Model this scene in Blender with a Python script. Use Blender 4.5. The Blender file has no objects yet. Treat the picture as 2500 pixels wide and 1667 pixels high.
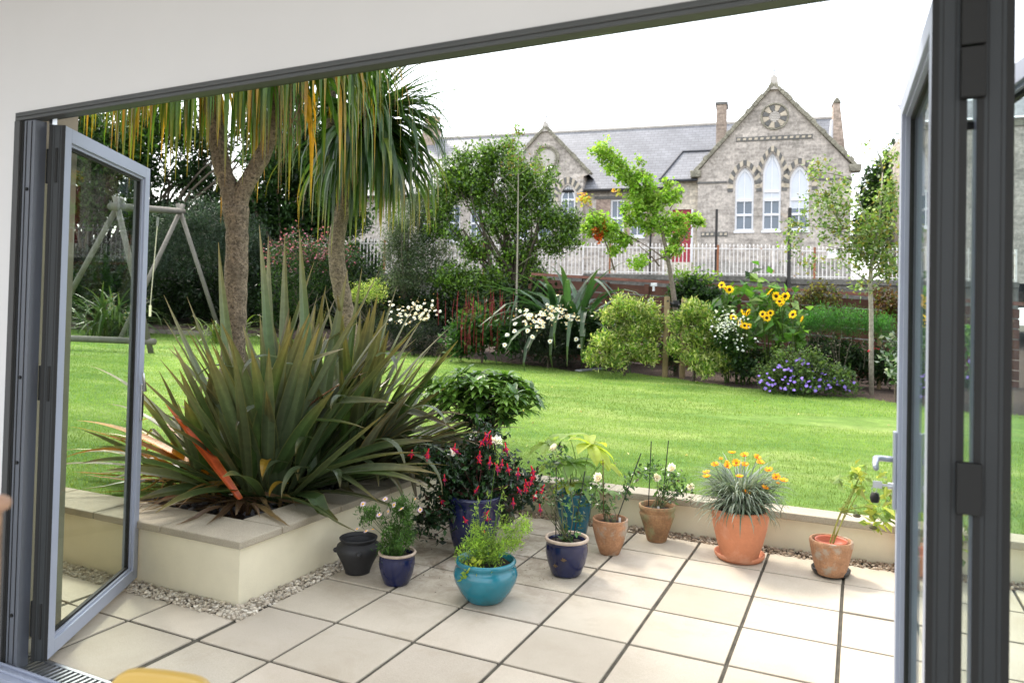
import bpy, bmesh, math
import numpy as np
from math import sin, cos, pi, radians
rng = np.random.default_rng(11)
scene = bpy.context.scene
COL = scene.collection
A = np.array
def V3(*a): return np.array(a, float)
def nrm(v):
    v = np.asarray(v, float); l = np.linalg.norm(v, axis=-1, keepdims=True); return v / np.maximum(l, 1e-9)
# ------------------------------------------------------------------ camera
YAW, PITCH, ROLL = radians(-24.9), radians(1.12), radians(1.305)
FPX, CXP, CYP, CAMH = 1793.2, 1261.45, 727.6, 1.5426
CAM = V3(0, 0, CAMH)
FW = V3(sin(YAW)*cos(PITCH), cos(YAW)*cos(PITCH), sin(PITCH))
_r = V3(cos(YAW), -sin(YAW), 0); _u = np.cross(_r, FW)
RT = cos(ROLL)*_r + sin(ROLL)*_u
UP = -sin(ROLL)*_r + cos(ROLL)*_u
def ray(x, y): return FW + RT*(x-CXP)/FPX + UP*(CYP-y)/FPX
def Wd(x, y, d): return CAM + ray(x, y)*d           # point at depth d metres
def Wz(x, y, z): r = ray(x, y); return CAM + r*(z-CAMH)/r[2]
def Wy(x, y, Y): r = ray(x, y); return CAM + r*Y/r[1]
def lawn_h(x, y):
    h = .24 + .025*np.maximum(0, y-5.3) + .012*np.maximum(0, -x-5)
    return h + .07*np.clip((-x-2.9), 0, 1)*np.clip((8-y)/3, 0, 1)
def G(x, y):                                        # point on the lawn
    r = ray(x, y); t = 5.
    for _ in range(60):
        p = CAM+r*t; t += (lawn_h(p[0], p[1])-p[2])/r[2]*.7
    return CAM+r*t
cd = bpy.data.cameras.new('camera'); cam = bpy.data.objects.new('camera', cd); COL.objects.link(cam)
from mathutils import Matrix, Vector
M4 = Matrix.Identity(4)
for i in range(3):
    M4[i][0], M4[i][1], M4[i][2], M4[i][3] = RT[i], UP[i], -FW[i], CAM[i]
cam.matrix_world = M4
cd.sensor_width = 36; cd.lens = FPX/2500*36; cd.shift_x = -11.45/2500; cd.shift_y = -105.9/2500
cd.clip_start = .05; cd.clip_end = 2000
cd.dof.use_dof = True; cd.dof.focus_distance = 5.2; cd.dof.aperture_fstop = 3.2
scene.camera = cam
# ------------------------------------------------------------------ object helpers
LOC = {}
def tag(o, label=None, cat=None, group=None, kind=None):
    if label: o['label'] = label
    if cat: o['category'] = cat
    if group: o['group'] = group
    if kind: o['kind'] = kind
    return o
def thing(name, label, cat, loc, group=None):
    o = bpy.data.objects.new(name, None); COL.objects.link(o)
    o.location = [float(v) for v in loc]; o.empty_display_size = .2
    LOC[o] = np.array(loc, float)
    return tag(o, label, cat, group)
class MB:
    def __init__(s): s.v = []; s.c = []; s.f = {}; s.n = 0
    def add(s, v, f, c=(1, 1, 1)):
        v = np.asarray(v, float).reshape(-1, 3); f = np.asarray(f, int)
        c = np.asarray(c, float)
        if c.ndim == 1: c = np.tile(c, (len(v), 1))
        s.v.append(v); s.c.append(c); s.f.setdefault(f.shape[1], []).append(f+s.n); s.n += len(v)
    def build(s, name, mat, parent=None, smooth=False, at=None, bevel=0, label=None):
        v = np.concatenate(s.v); c = np.concatenate(s.c)
        off = LOC[parent] if parent is not None else (np.array(at, float) if at is not None else np.array([v[:, 0].mean(), v[:, 1].mean(), v[:, 2].min()]))
        me = bpy.data.meshes.new(name)
        me.vertices.add(len(v)); me.vertices.foreach_set('co', (v-off).ravel())
        lp = []; st = []; tt = []; k0 = 0
        for k, fl in s.f.items():
            F = np.concatenate(fl); lp.append(F.ravel()); st.append(k0+np.arange(len(F))*k); tt.append(np.full(len(F), k)); k0 += F.size
        lp = np.concatenate(lp); st = np.concatenate(st); tt = np.concatenate(tt)
        me.loops.add(len(lp)); me.loops.foreach_set('vertex_index', lp.astype(np.int32))
        me.polygons.add(len(st)); me.polygons.foreach_set('loop_start', st.astype(np.int32))
        me.polygons.foreach_set('loop_total', tt.astype(np.int32))
        me.polygons.foreach_set('use_smooth', np.full(len(st), bool(smooth)))
        at_ = me.color_attributes.new('Col', 'FLOAT_COLOR', 'POINT')
        at_.data.foreach_set('color', np.concatenate([c, np.ones((len(c), 1))], 1).astype(np.float32).ravel())
        me.update(calc_edges=True); me.validate()
        me.materials.append(mat)
        o = bpy.data.objects.new(name, me); COL.objects.link(o)
        if parent is not None: o.parent = parent; LOC[o] = off
        else: o.location = off; LOC[o] = off
        if bevel:
            m = o.modifiers.new('bevel', 'BEVEL'); m.width = bevel; m.segments = 2; m.limit_method = 'ANGLE'
        if label: o['label'] = label
        return o
    # ---- shapes
    def box(s, a, b, c=(1, 1, 1), R=None, o=None):
        x0, y0, z0 = a; x1, y1, z1 = b
        v = A([[x0, y0, z0], [x1, y0, z0], [x1, y1, z0], [x0, y1, z0], [x0, y0, z1], [x1, y0, z1], [x1, y1, z1], [x0, y1, z1]], float)
        if R is not None: v = v @ R
        if o is not None: v = v+o
        s.add(v, [[0, 3, 2, 1], [4, 5, 6, 7], [0, 1, 5, 4], [1, 2, 6, 5], [2, 3, 7, 6], [3, 0, 4, 7]], c)
    def tube(s, P, r, c=(1, 1, 1), k=8, cap=True):
        P = np.asarray(P, float); n = len(P); r = np.broadcast_to(np.asarray(r, float), (n,))
        T = nrm(np.gradient(P, axis=0)); ref = V3(0, 0, 1) if abs(T[0][2]) < .9 else V3(1, 0, 0)
        a = np.linspace(0, 2*pi, k, endpoint=False); vs = []
        u = nrm(np.cross(ref, T[0]))
        for i in range(n):
            u = nrm(u-T[i]*(u@T[i])); w = np.cross(T[i], u)
            vs.append(P[i]+r[i]*(np.cos(a)[:, None]*u+np.sin(a)[:, None]*w))
        v = np.concatenate(vs); i = np.arange(k); j = (i+1) % k
        F = np.concatenate([np.stack([b*k+i, b*k+j, (b+1)*k+j, (b+1)*k+i], 1) for b in range(n-1)])
        c = np.asarray(c, float)
        if c.ndim == 2 and len(c) == n: c = np.repeat(c, k, 0)
        if cap:
            cc = c if c.ndim == 1 else None
            v = np.concatenate([v, [P[0], P[-1]]])
            s.add(v, F, c if c.ndim == 1 else np.concatenate([c, c[[0, -1]]]))
            m = s.n-len(v); t = np.concatenate([np.stack([np.full(k, n*k), j, i], 1), np.stack([np.full(k, n*k+1), (n-1)*k+i, (n-1)*k+j], 1)])
            s.f.setdefault(3, []).append(t+m)
        else: s.add(v, F, c)
    def lathe(s, prof, o, k=40, c=(1, 1, 1), wob=0):
        prof = np.asarray(prof, float); n = len(prof); a = np.linspace(0, 2*pi, k, endpoint=False)
        v = np.stack([prof[:, 0][:, None]*np.cos(a), prof[:, 0][:, None]*np.sin(a), np.repeat(prof[:, 1][:, None], k, 1)], -1)
        if wob: v[..., :2] *= (1+wob*np.sin(a*2+1)+wob*.6*np.sin(a*5))[None, :, None]
        i = np.arange(k); j = (i+1) % k
        F = np.concatenate([np.stack([b*k+i, b*k+j, (b+1)*k+j, (b+1)*k+i], 1) for b in range(n-1)])
        s.add(v.reshape(-1, 3)+o, F, c)
    def prism(s, poly, fr, d0, d1, c=(1, 1, 1)):   # poly (s,z) extruded along depth with frame function fr(s,d,z)
        n = len(poly); v = [fr(p[0], d0, p[1]) for p in poly]+[fr(p[0], d1, p[1]) for p in poly]
        s.add(v, [list(range(n))[::-1]], c); m = s.n-len(v)
        s.f.setdefault(n, []).append(np.array([list(range(n, 2*n))])+m)
        s.f.setdefault(4, []).append(np.array([[i, (i+1) % n, n+(i+1) % n, n+i] for i in range(n)])+m)
# leaf quads: rhombus leaves folded along the midrib
def leaves(mb, P, size, asp, pal, up=.25, droop=0., jit=.25, out=None, fold=.18, w=None):
    n = len(P); d = rng.normal(size=(n, 3))
    if out is not None: d = nrm(d)*.8+nrm(P-out)*1.0
    d[:, 2] += up-droop; d = nrm(d)
    r = nrm(np.cross(d, rng.normal(size=(n, 3))+V3(0, 0, .0))); 
    hz = nrm(np.cross(d, V3(0, 0, 1))+1e-6); mixf = rng.random((n, 1)); r = nrm(r*mixf+hz*(1-mixf)*np.sign((r*hz).sum(1, keepdims=True)))
    nn = np.cross(r, d)
    L = (size*(1+jit*rng.normal(size=n)).clip(.4, 1.8))[:, None]; W = L*asp
    a = P; b = P+d*L*.5+r*W*.5+nn*W*fold; t = P+d*L-nn*L*.06; e = P+d*L*.5-r*W*.5+nn*W*fold
    v = np.stack([a, b, t, e], 1).reshape(-1, 3); i = np.arange(n)*4
    F = np.concatenate([np.stack([i, i+1, i+2], 1), np.stack([i, i+2, i+3], 1)])
    pal = np.asarray(pal, float)
    if w is None: ci = rng.integers(0, len(pal), n)
    else: ci = rng.choice(len(pal), n, p=np.asarray(w)/np.sum(w))
    c = pal[ci]*(1+.22*rng.normal(size=(n, 1))).clip(.5, 1.6)
    mb.add(v, F, np.repeat(c, 4, 0))
def blobpts(c, r, n, e=.5):
    d = nrm(rng.normal(size=(n, 3))); return np.asarray(c)+d*np.asarray(r)*(rng.random((n, 1))**e)
def bl(x, y, d, rx, ry, rz=None):
    k = d/FPX; return (Wd(x, y, d), V3(rx*k, (rz or (rx+ry)/2)*k, ry*k))
def cloud(mb, blobs, nclump, nper, cr, size, asp, pal, **kw):   # clumps of leaves over several ellipsoids -> uneven outline
    vol = A([np.prod(b[1])**.667 for b in blobs]); cs = []
    for b, q in zip(blobs, vol/vol.sum()):
        m = max(2, int(nclump*q)); cs.append(blobpts(b[0], b[1], m, .42))
    cs = np.concatenate(cs); P = np.repeat(cs, nper, 0)+rng.normal(size=(len(cs)*nper, 3))*cr*.55
    pal = np.asarray(pal, float); ctint = (1+.2*rng.normal(size=(len(cs), 1))).clip(.55, 1.5)
    k = mb.n; leaves(mb, P, size, asp, pal, **kw)
    mb.c[-1] = mb.c[-1]*np.repeat(ctint, nper*4, 0)
    return cs
def twig(p, q, r0, r1, bend=.12, n=6):
    t = np.linspace(0, 1, n)[:, None]; d = q-p; L = np.linalg.norm(d)
    o = rng.normal(size=3)*bend*L; o[2] = abs(o[2])*.5
    return p+d*t+o*np.sin(t*pi)*.6, (r0+(r1-r0)*t[:, 0])
def branches(mb, base, fork, cs, n, r0, col=(.1, .08, .06)):
    P, R = twig(base, fork, r0, r0*.75, .05); mb.tube(P, R, col, 8)
    for c in cs[rng.permutation(len(cs))[:n]]:
        s = fork+(c-fork)*0.0+rng.normal(size=3)*r0; P, R = twig(s, c, r0*.45, r0*.07, .15); mb.tube(P, R, col, 5, False)
# strap blade
def blade(mb, base, az, e0, L, W, curve, col, tip, seg=9, fold=.25, kink=None, edge=None, tw=0., wp=.3, pw=1.4, hang=0, zmin=None, rib=1.):
    t = np.linspace(0, 1, seg+1); p = np.array(base, float); e = e0; pts = [p.copy()]; dirs = []
    for i in range(seg):
        tt = (i+.5)/seg
        e -= curve/seg*(0.4+1.2*tt)
        if kink and kink[0] <= tt < kink[0]+1/seg: e -= kink[1]
        if hang: e = max(e, -pi/2+.03)
        d = V3(cos(az)*cos(e), sin(az)*cos(e), sin(e)); dirs.append(d); p = p+d*L/seg; pts.append(p.copy())
        if zmin is not None and p[2] < zmin: p[2] = zmin+.004*rng.random(); pts[-1][2] = p[2]; e = max(e, -.02)
    dirs.append(dirs[-1]); pts = A(pts); dirs = nrm(A(dirs))
    side0 = V3(-sin(az), cos(az), 0); prof = np.minimum(1, .55+t/wp*.45)*np.clip(1-t, 0, 1)**(1/pw) if pw else 1-t
    prof = np.minimum(1, .5+t/wp*.5)*(1-np.clip((t-.35)/.65, 0, 1)**pw); prof[-1] = .03
    ang = tw*t; nor = np.cross(side0, dirs)
    sd = side0*np.cos(ang)[:, None]+nor*np.sin(ang)[:, None]; nn = np.cross(sd, dirs)
    w = (W*.5*prof)[:, None]
    l = pts+sd*w-nn*w*fold*2; m = pts; r = pts-sd*w-nn*w*fold*2
    v = np.stack([l, m, r], 1).reshape(-1, 3); n = seg+1
    F = []
    for i in range(seg):
        a = i*3; F += [[a, a+1, a+4, a+3], [a+1, a+2, a+5, a+4]]
    tc = np.clip((t-.62)/.38, 0, 1)[:, None]**1.5
    c = A(col)*(1-tc)+A(tip)*tc; c = np.repeat(c[:, None], 3, 1); c[:, 1] = c[:, 1]*rib
    if edge is not None: c[:, 0] = c[:, 0]*.5+A(edge)*.5; c[:, 2] = c[:, 0]
    if rib != 1.:   # striped blade: narrow coloured margins, uneven stripes, pale midrib
        q_ = A([-1, -.84, -.42, 0, .42, .84, 1.]); base_ = A(col)*(1-tc)+A(tip)*tc; ed = A(edge) if edge is not None else A(col)
        v = np.stack([pts-sd*w*a_-nn*w*fold*2*abs(a_) for a_ in q_], 1).reshape(-1, 3)
        s_ = [None, 1+.16*rng.normal(), 1+.16*rng.normal(), rib, 1+.16*rng.normal(), 1+.16*rng.normal(), None]
        c = np.stack([(base_*.35+ed*.9) if k_ is None else base_*k_ for k_ in s_], 1); F = []
        for i in range(seg):
            for j in range(6): a_ = i*7+j; F.append([a_, a_+1, a_+8, a_+7])
    mb.add(v, F, c.reshape(-1, 3)); return pts
# ------------------------------------------------------------------ materials
def newmat(name):
    m = bpy.data.materials.new(name); m.use_nodes = True; nt = m.node_tree; nt.nodes.clear(); return m, nt
def nd(nt, t, **kw):
    n = nt.nodes.new(t)
    for k, v in kw.items():
        if k.startswith('i_'):
            key = k[2:]; key = int(key) if key.isdigit() else key.replace('_', ' ')
            n.inputs[key].default_value = v
        else: setattr(n, k, v)
    return n
def mixc(nt, f, a, b, mode='MIX'):
    n = nt.nodes.new('ShaderNodeMix'); n.data_type = 'RGBA'; n.blend_type = mode
    for s, i in ((f, 0), (a, 6), (b, 7)):
        if isinstance(s, (int, float)): n.inputs[i].default_value = s
        elif isinstance(s, tuple): n.inputs[i].default_value = (*s, 1) if len(s) == 3 else s
        else: nt.links.new(s, n.inputs[i])
    return n.outputs[2]
def noise(nt, co, sc, det=4, rough=.55, dist=0):
    n = nd(nt, 'ShaderNodeTexNoise'); n.inputs['Scale'].default_value = sc; n.inputs['Detail'].default_value = det
    n.inputs['Roughness'].default_value = rough; n.inputs['Distortion'].default_value = dist
    if co is not None: nt.links.new(co, n.inputs['Vector'])
    return n.outputs['Fac']
def ramp(nt, f, stops):
    r = nd(nt, 'ShaderNodeValToRGB'); e = r.color_ramp.elements
    while len(e) < len(stops): e.new(.5)
    for x, (p, c) in zip(e, stops): x.position = p; x.color = (*c, 1) if not isinstance(c, float) else (c, c, c, 1)
    nt.links.new(f, r.inputs[0]); return r.outputs[0]
def M(name, col=None, rough=.6, metal=0., spec=.5, var=(6, .15), var2=None, bump=None, trans=0, coat=0, spots=None, attr=None, bump2=None, splash=False):
    m, nt = newmat(name); L = nt.links.new
    geo = nd(nt, 'ShaderNodeNewGeometry'); co = geo.outputs['Position']
    if attr is None: attr = col is None
    base = nd(nt, 'ShaderNodeAttribute', attribute_name='Col').outputs['Color'] if attr else None
    if attr and col is not None: base = mixc(nt, 1., base, tuple(col), 'MULTIPLY')
    if base is None: base = tuple(col)
    if var:
        f = noise(nt, co, var[0]); g = ramp(nt, f, [(.3, float(1-var[1])), (.7, float(1+var[1]))]); base = mixc(nt, 1., base, g, 'MULTIPLY')
    if var2:
        f = noise(nt, co, var2[0], 6, .7); g = ramp(nt, f, [(.25, float(1-var2[1])), (.75, float(1+var2[1]))]); base = mixc(nt, 1., base, g, 'MULTIPLY')
    if spots:
        f = noise(nt, co, spots[0], 5, .65, .3); g = ramp(nt, f, [(spots[1], 0.), (spots[1]+spots[2], 1.)]); base = mixc(nt, g, base, tuple(spots[3]))
    b = nd(nt, 'ShaderNodeBsdfPrincipled'); b.inputs['Roughness'].default_value = rough; b.inputs['Metallic'].default_value = metal
    b.inputs['Specular IOR Level'].default_value = spec; b.inputs['Coat Weight'].default_value = coat; b.inputs['Coat Roughness'].default_value = .08
    if isinstance(base, tuple): b.inputs['Base Color'].default_value = (*base, 1)
    else: L(base, b.inputs['Base Color'])
    if splash:   # splash dirt along the foot and damp streaks below the coping
        sp = nd(nt, 'ShaderNodeSeparateXYZ'); L(co, sp.inputs[0]); mr = nd(nt, 'ShaderNodeMapRange'); mr.inputs[1].default_value = .11; mr.inputs[2].default_value = .0; L(sp.outputs[2], mr.inputs[0])
        k1 = nd(nt, 'ShaderNodeMath', operation='MULTIPLY'); L(mr.outputs[0], k1.inputs[0]); L(ramp(nt, noise(nt, co, 16, 6, .7), [(.35, .1), (.65, .75)]), k1.inputs[1]); base = mixc(nt, k1.outputs[0], base, (.34, .29, .17))
        mp = nd(nt, 'ShaderNodeMapping'); mp.inputs['Scale'].default_value = (22, 22, 1.2); L(co, mp.inputs[0]); m2 = nd(nt, 'ShaderNodeMapRange'); m2.inputs[1].default_value = .12; m2.inputs[2].default_value = .31; L(sp.outputs[2], m2.inputs[0])
        k2 = nd(nt, 'ShaderNodeMath', operation='MULTIPLY'); L(m2.outputs[0], k2.inputs[0]); L(ramp(nt, noise(nt, mp.outputs[0], 1, 3, .6), [(.56, 0.), (.72, .55)]), k2.inputs[1]); base = mixc(nt, k2.outputs[0], base, (.42, .36, .20))
    if bump:
        f = noise(nt, co, bump[0], 5, .6); bm = nd(nt, 'ShaderNodeBump'); bm.inputs['Strength'].default_value = bump[1]; bm.inputs['Distance'].default_value = bump[2]
        L(f, bm.inputs['Height'])
        if bump2:
            f2 = noise(nt, co, bump2[0], 3, .6); b2 = nd(nt, 'ShaderNodeBump'); b2.inputs['Strength'].default_value = bump2[1]; b2.inputs['Distance'].default_value = bump2[2]
            L(f2, b2.inputs['Height']); L(bm.outputs[0], b2.inputs['Normal']); bm = b2
        L(bm.outputs[0], b.inputs['Normal'])
    out = nd(nt, 'ShaderNodeOutputMaterial'); s = b.outputs[0]
    if trans:
        tr = nd(nt, 'ShaderNodeBsdfTranslucent'); mx = nd(nt, 'ShaderNodeMixShader'); mx.inputs[0].default_value = trans
        if isinstance(base, tuple): tr.inputs[0].default_value = (*[min(1, c*1.6) for c in base], 1)
        else: L(mixc(nt, 1., base, (1.7, 1.7, 1.1), 'MULTIPLY'), tr.inputs[0])
        L(b.outputs[0], mx.inputs[1]); L(tr.outputs[0], mx.inputs[2]); s = mx.outputs[0]
    L(s, out.inputs[0]); return m
def glassmat(name, tint=(.9, .95, .92), ior=1.5, mul=1.0):
    m, nt = newmat(name); L = nt.links.new
    lw = nd(nt, 'ShaderNodeLayerWeight'); lw.inputs[0].default_value = .5
    pw = nd(nt, 'ShaderNodeMath', operation='POWER'); pw.inputs[1].default_value = 4.5; L(lw.outputs['Facing'], pw.inputs[0])
    mm = nd(nt, 'ShaderNodeMath', operation='MULTIPLY_ADD'); mm.inputs[1].default_value = .75*mul; mm.inputs[2].default_value = .035*mul; L(pw.outputs[0], mm.inputs[0]); mm.use_clamp = True
    t = nd(nt, 'ShaderNodeBsdfTransparent'); t.inputs[0].default_value = (*tint, 1)
    g = nd(nt, 'ShaderNodeBsdfGlossy'); g.inputs['Roughness'].default_value = .01
    mx = nd(nt, 'ShaderNodeMixShader'); L(mm.outputs[0], mx.inputs[0]); L(t.outputs[0], mx.inputs[1]); L(g.outputs[0], mx.inputs[2])
    o = nd(nt, 'ShaderNodeOutputMaterial'); L(mx.outputs[0], o.inputs[0]); return m
LEAF = M('leaf', (.60, .62, .60), attr=True, rough=.5, spec=.35, var=(9, .2), trans=.42)
GLOSSY = M('glossy_leaf', (.58, .60, .58), attr=True, rough=.3, spec=.55, var=(14, .15), trans=.28)
STRAP = M('strap_leaf', (.60, .62, .56), attr=True, rough=.36, spec=.5, var=(25, .15), trans=.32)
PETAL = M('petal', rough=.6, var=(40, .08), trans=.3)
WOODY = M('woody_stem', rough=.85, var=(30, .3), bump=(60, .5, .01))
SOIL = M('soil', (.035, .025, .018), rough=1, var=(30, .5), var2=(150, .4), bump=(90, 1, .02))
ALU = M('grey_aluminium', (.13, .14, .16), rough=.42, metal=.25, var=(3, .05), spec=.5)
EDGE = M('backlit_dark_edge', (.024, .027, .028), rough=.5, var=(3, .06), spec=.4)  # room-facing edges are backlit; their shade is put into this colour
ALU_L = M('light_grey_aluminium', (.34, .37, .45), rough=.5, metal=.1, var=(3, .04), spec=.4)
ALU_D = M('dark_grey_aluminium', (.022, .023, .022), rough=.45, metal=.1, var=(3, .05))
RUB = M('black_rubber', (.008, .008, .007), rough=.7, var=None)
STEEL = M('brushed_steel', (.55, .56, .58), rough=.3, metal=.9, var=None)
GLASS = glassmat('door_glass', (.86, .91, .88), 1.5, .55)
WGLASS = M('window_pane', (.10, .13, .17), rough=.08, spec=.8, var=(.8, .3))
PLASTER = M('white_plaster', (.70, .685, .665), rough=.9, var=(1.5, .02), bump=(200, .05, .002))
# ------------------------------------------------------------------ light and sky
w = bpy.data.worlds.new('World'); scene.world = w; w.use_nodes = True; nt = w.node_tree; nt.nodes.clear()
SUN_EL, SUN_AZ = radians(50), radians(-62)      # azimuth from +Y towards +X
sky = nd(nt, 'ShaderNodeTexSky', sky_type='NISHITA', sun_disc=False, sun_elevation=SUN_EL, sun_rotation=SUN_AZ, air_density=1.3, dust_density=3.5, ozone_density=1)
bg1 = nd(nt, 'ShaderNodeBackground'); bg1.inputs[1].default_value = .07; nt.links.new(sky.outputs[0], bg1.inputs[0])
tc = nd(nt, 'ShaderNodeTexCoord'); mp = nd(nt, 'ShaderNodeMapping'); mp.inputs['Scale'].default_value = (1, 1, 3); nt.links.new(tc.outputs['Generated'], mp.inputs[0])
cl = ramp(nt, noise(nt, mp.outputs[0], 2.2, 6, .55, .3), [(.3, (.80, .82, .86)), (.75, (1., 1., 1.))])
bg2 = nd(nt, 'ShaderNodeBackground'); bg2.inputs[1].default_value = .76; nt.links.new(cl, bg2.inputs[0])
ad = nd(nt, 'ShaderNodeAddShader'); nt.links.new(bg1.outputs[0], ad.inputs[0]); nt.links.new(bg2.outputs[0], ad.inputs[1])
wo = nd(nt, 'ShaderNodeOutputWorld'); nt.links.new(ad.outputs[0], wo.inputs[0])
sd = bpy.data.lights.new('sun', 'SUN'); sun = bpy.data.objects.new('sun', sd); COL.objects.link(sun)
sd.energy = 1.6; sd.angle = radians(8); sd.color = (1, .94, .84)
sv = Vector((sin(SUN_AZ)*cos(SUN_EL), cos(SUN_AZ)*cos(SUN_EL), sin(SUN_EL)))
sun.rotation_euler = sv.to_track_quat('Z', 'Y').to_euler(); sun.location = (-6, 10, 12)
vs = scene.view_settings; vs.view_transform = 'Standard'; vs.look = 'None'; vs.exposure = 1.55; vs.gamma = 1; vs.use_curve_mapping = False
scene.cycles.max_bounces = 8; scene.cycles.transparent_max_bounces = 24; scene.cycles.diffuse_bounces = 4
# ------------------------------------------------------------------ ground, lawn, soil
xs = [-300, -60, 60, 300]
mb = MB(); rows = [(-60, -.12), (5.0, -.12), (5.45, .0), (30, .55), (60, .9), (400, .9)]
v = [(x, y, z) for y, z in rows for x in xs]; F = [[r*4+i, r*4+i+1, r*4+5+i, r*4+4+i] for r in range(5) for i in range(3)]
mb.add(v, F); g = mb.build('ground', M('earth', (.06, .05, .03), rough=1, var=(.5, .4)), at=(0, 0, 0)); g['kind'] = 'structure'
def sheet(name, mat, xr, yr, keep, dz=0, step=.25, kind='structure'):
    X = np.arange(xr[0], xr[1]+1e-6, step); Y = np.arange(yr[0], yr[1]+1e-6, step)
    gx, gy = np.meshgrid(X, Y); z = lawn_h(gx, gy)+dz; n = len(X)
    v = np.stack([gx, gy, z], -1).reshape(-1, 3); F = []
    cx = (gx[:-1, :-1]+gx[1:, 1:])/2; cy = (gy[:-1, :-1]+gy[1:, 1:])/2; k = keep(cx, cy)
    j, i = np.nonzero(k); a = j*n+i; m = MB(); m.add(v, np.stack([a, a+1, a+n+1, a+n], 1)); o = m.build(name, mat, at=(0, 0, 0), smooth=True); o['kind'] = kind; return o
BL = [G(x, y) for x, y in ((-400, 792), (300, 806), (640, 820), (900, 852), (1060, 868), (1230, 884), (1400, 906), (1450, 902), (1660, 925), (1820, 949), (1960, 962), (2110, 972), (2190, 985), (2340, 1004))]
BLx = A([p[0] for p in BL]); BLy = A([p[1] for p in BL]); o_ = np.argsort(BLx); BLx = BLx[o_]; BLy = BLy[o_]
def edge_y(x): return np.interp(x, BLx, BLy)+.05*np.sin(x*3.1)+.04*np.sin(x*7.7)
def onlawn(x, y): return (y < edge_y(x)) & (((x > -3.05) & (y > 5.42)) | ((x <= -3.05) & (y > 3.05) & ~((x > -4.15) & (y < 5.35))))
# lawn material: mottled light and dark grass
m, nt = newmat('lawn_turf'); co = nd(nt, 'ShaderNodeNewGeometry').outputs['Position']
mp = nd(nt, 'ShaderNodeMapping'); mp.inputs['Scale'].default_value = (.6, 1.4, 1); mp.inputs['Rotation'].default_value = (0, 0, .3); nt.links.new(co, mp.inputs[0])
c1 = ramp(nt, noise(nt, mp.outputs[0], 1.3, 5, .6, .4), [(.3, (.085, .18, .03)), (.5, (.155, .25, .05)), (.72, (.27, .34, .10))])
c1 = mixc(nt, 1., c1, ramp(nt, noise(nt, co, 45, 5, .75), [(.25, .72), (.75, 1.3)]), 'MULTIPLY')
c1 = mixc(nt, 1., c1, ramp(nt, noise(nt, co, 7, 4, .6), [(.3, .82), (.7, 1.2)]), 'MULTIPLY')
b = nd(nt, 'ShaderNodeBsdfPrincipled'); b.inputs['Roughness'].default_value = .85; b.inputs['Specular IOR Level'].default_value = .15; nt.links.new(c1, b.inputs['Base Color'])
bp = nd(nt, 'ShaderNodeBump'); bp.inputs['Strength'].default_value = .8; bp.inputs['Distance'].default_value = .03; nt.links.new(noise(nt, co, 60, 5, .8), bp.inputs['Height']); nt.links.new(bp.outputs[0], b.inputs['Normal'])
nt.links.new(b.outputs[0], nd(nt, 'ShaderNodeOutputMaterial').inputs[0]); LAWN = m
sheet('lawn', LAWN, (-36, 6), (3.0, 26), lambda x, y: onlawn(x, y), 0, .125)
sheet('flower_bed_soil', M('bark_mulch', (.075, .048, .034), rough=1, var=(25, .5), var2=(90, .6), bump=(70, 1, .04)), (-50, 12), (3.0, 34), lambda x, y: (y > edge_y(x)-.3) | ((x < -3.0) & (x > -4.9) & (y < 5.6)), -.012, .25)
# grass blades
def grass(n, lo, hi, L, W, name):
    r = rng.random((n*3, 2)); y = 3.1+(r[:, 0]**1.0)*(hi-3.1); x = -22+r[:, 1]*24
    d = -(x*FW[0]+y*FW[1])*-1; u_ = (x*RT[0]+y*RT[1])/np.maximum(d, .1)
    k = onlawn(x, y) & (d > lo) & (d < hi) & (abs(u_) < .78) ; x = x[k][:n]; y = y[k][:n]; n = len(x); z = lawn_h(x, y)
    a = rng.random(n)*2*pi; h = L*(.6+.8*rng.random(n)); le = .5*h*rng.random(n)
    P = np.stack([x, y, z], 1); s = np.stack([np.cos(a), np.sin(a), 0*a], 1)*W*(.6+.8*rng.random((n, 1)))
    b2 = rng.random(n)*2*pi; T = P+np.stack([np.cos(b2)*le, np.sin(b2)*le, h], 1)
    v = np.stack([P-s/2, P+s/2, T], 1).reshape(-1, 3); F = np.arange(3*n).reshape(-1, 3)
    q = rng.random((n, 1)); pt = .5+.25*np.sin(x*1.1+2*np.sin(y*.8))+.25*np.sin(y*1.9+x*.4)
    c = A([.11, .205, .03])*(1-q)+A([.26, .345, .09])*q; c = c*(.75+.5*pt[:, None])
    m = MB(); m.add(v, F, np.repeat(c, 3, 0)); return m
gm = grass(110000, 3, 9, .022, .0045, 'g'); g2 = grass(110000, 9, 15, .026, .007, 'g'); g3 = grass(50000, 15, 24, .035, .012, 'g')
for q in (g2, g3):
    for v_, c_, f_ in zip(q.v, q.c, q.f[3]): gm.add(v_, f_, c_)
o = gm.build('grass_blades', M('grass', rough=.6, spec=.25, var=(1.2, .12), trans=.4), at=(0, 0, 0)); tag(o, 'short bright green grass blades across the lawn', 'grass', kind='stuff')
m = MB(); n = 90; x = rng.uniform(-9, .5, n); y = rng.uniform(5.8, 14, n); k_ = onlawn(x, y); x, y = x[k_], y[k_]
P = np.stack([x, y, lawn_h(x, y)+.025], 1); leaves(m, P, .035, .55, [(.45, .36, .08), (.30, .20, .07), (.5, .45, .2)], up=.0); o = m.build('fallen_leaves', PETAL, at=(0, 0, 0)); tag(o, 'few small yellow and brown leaves lying on the lawn', 'leaves', kind='stuff')
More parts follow.
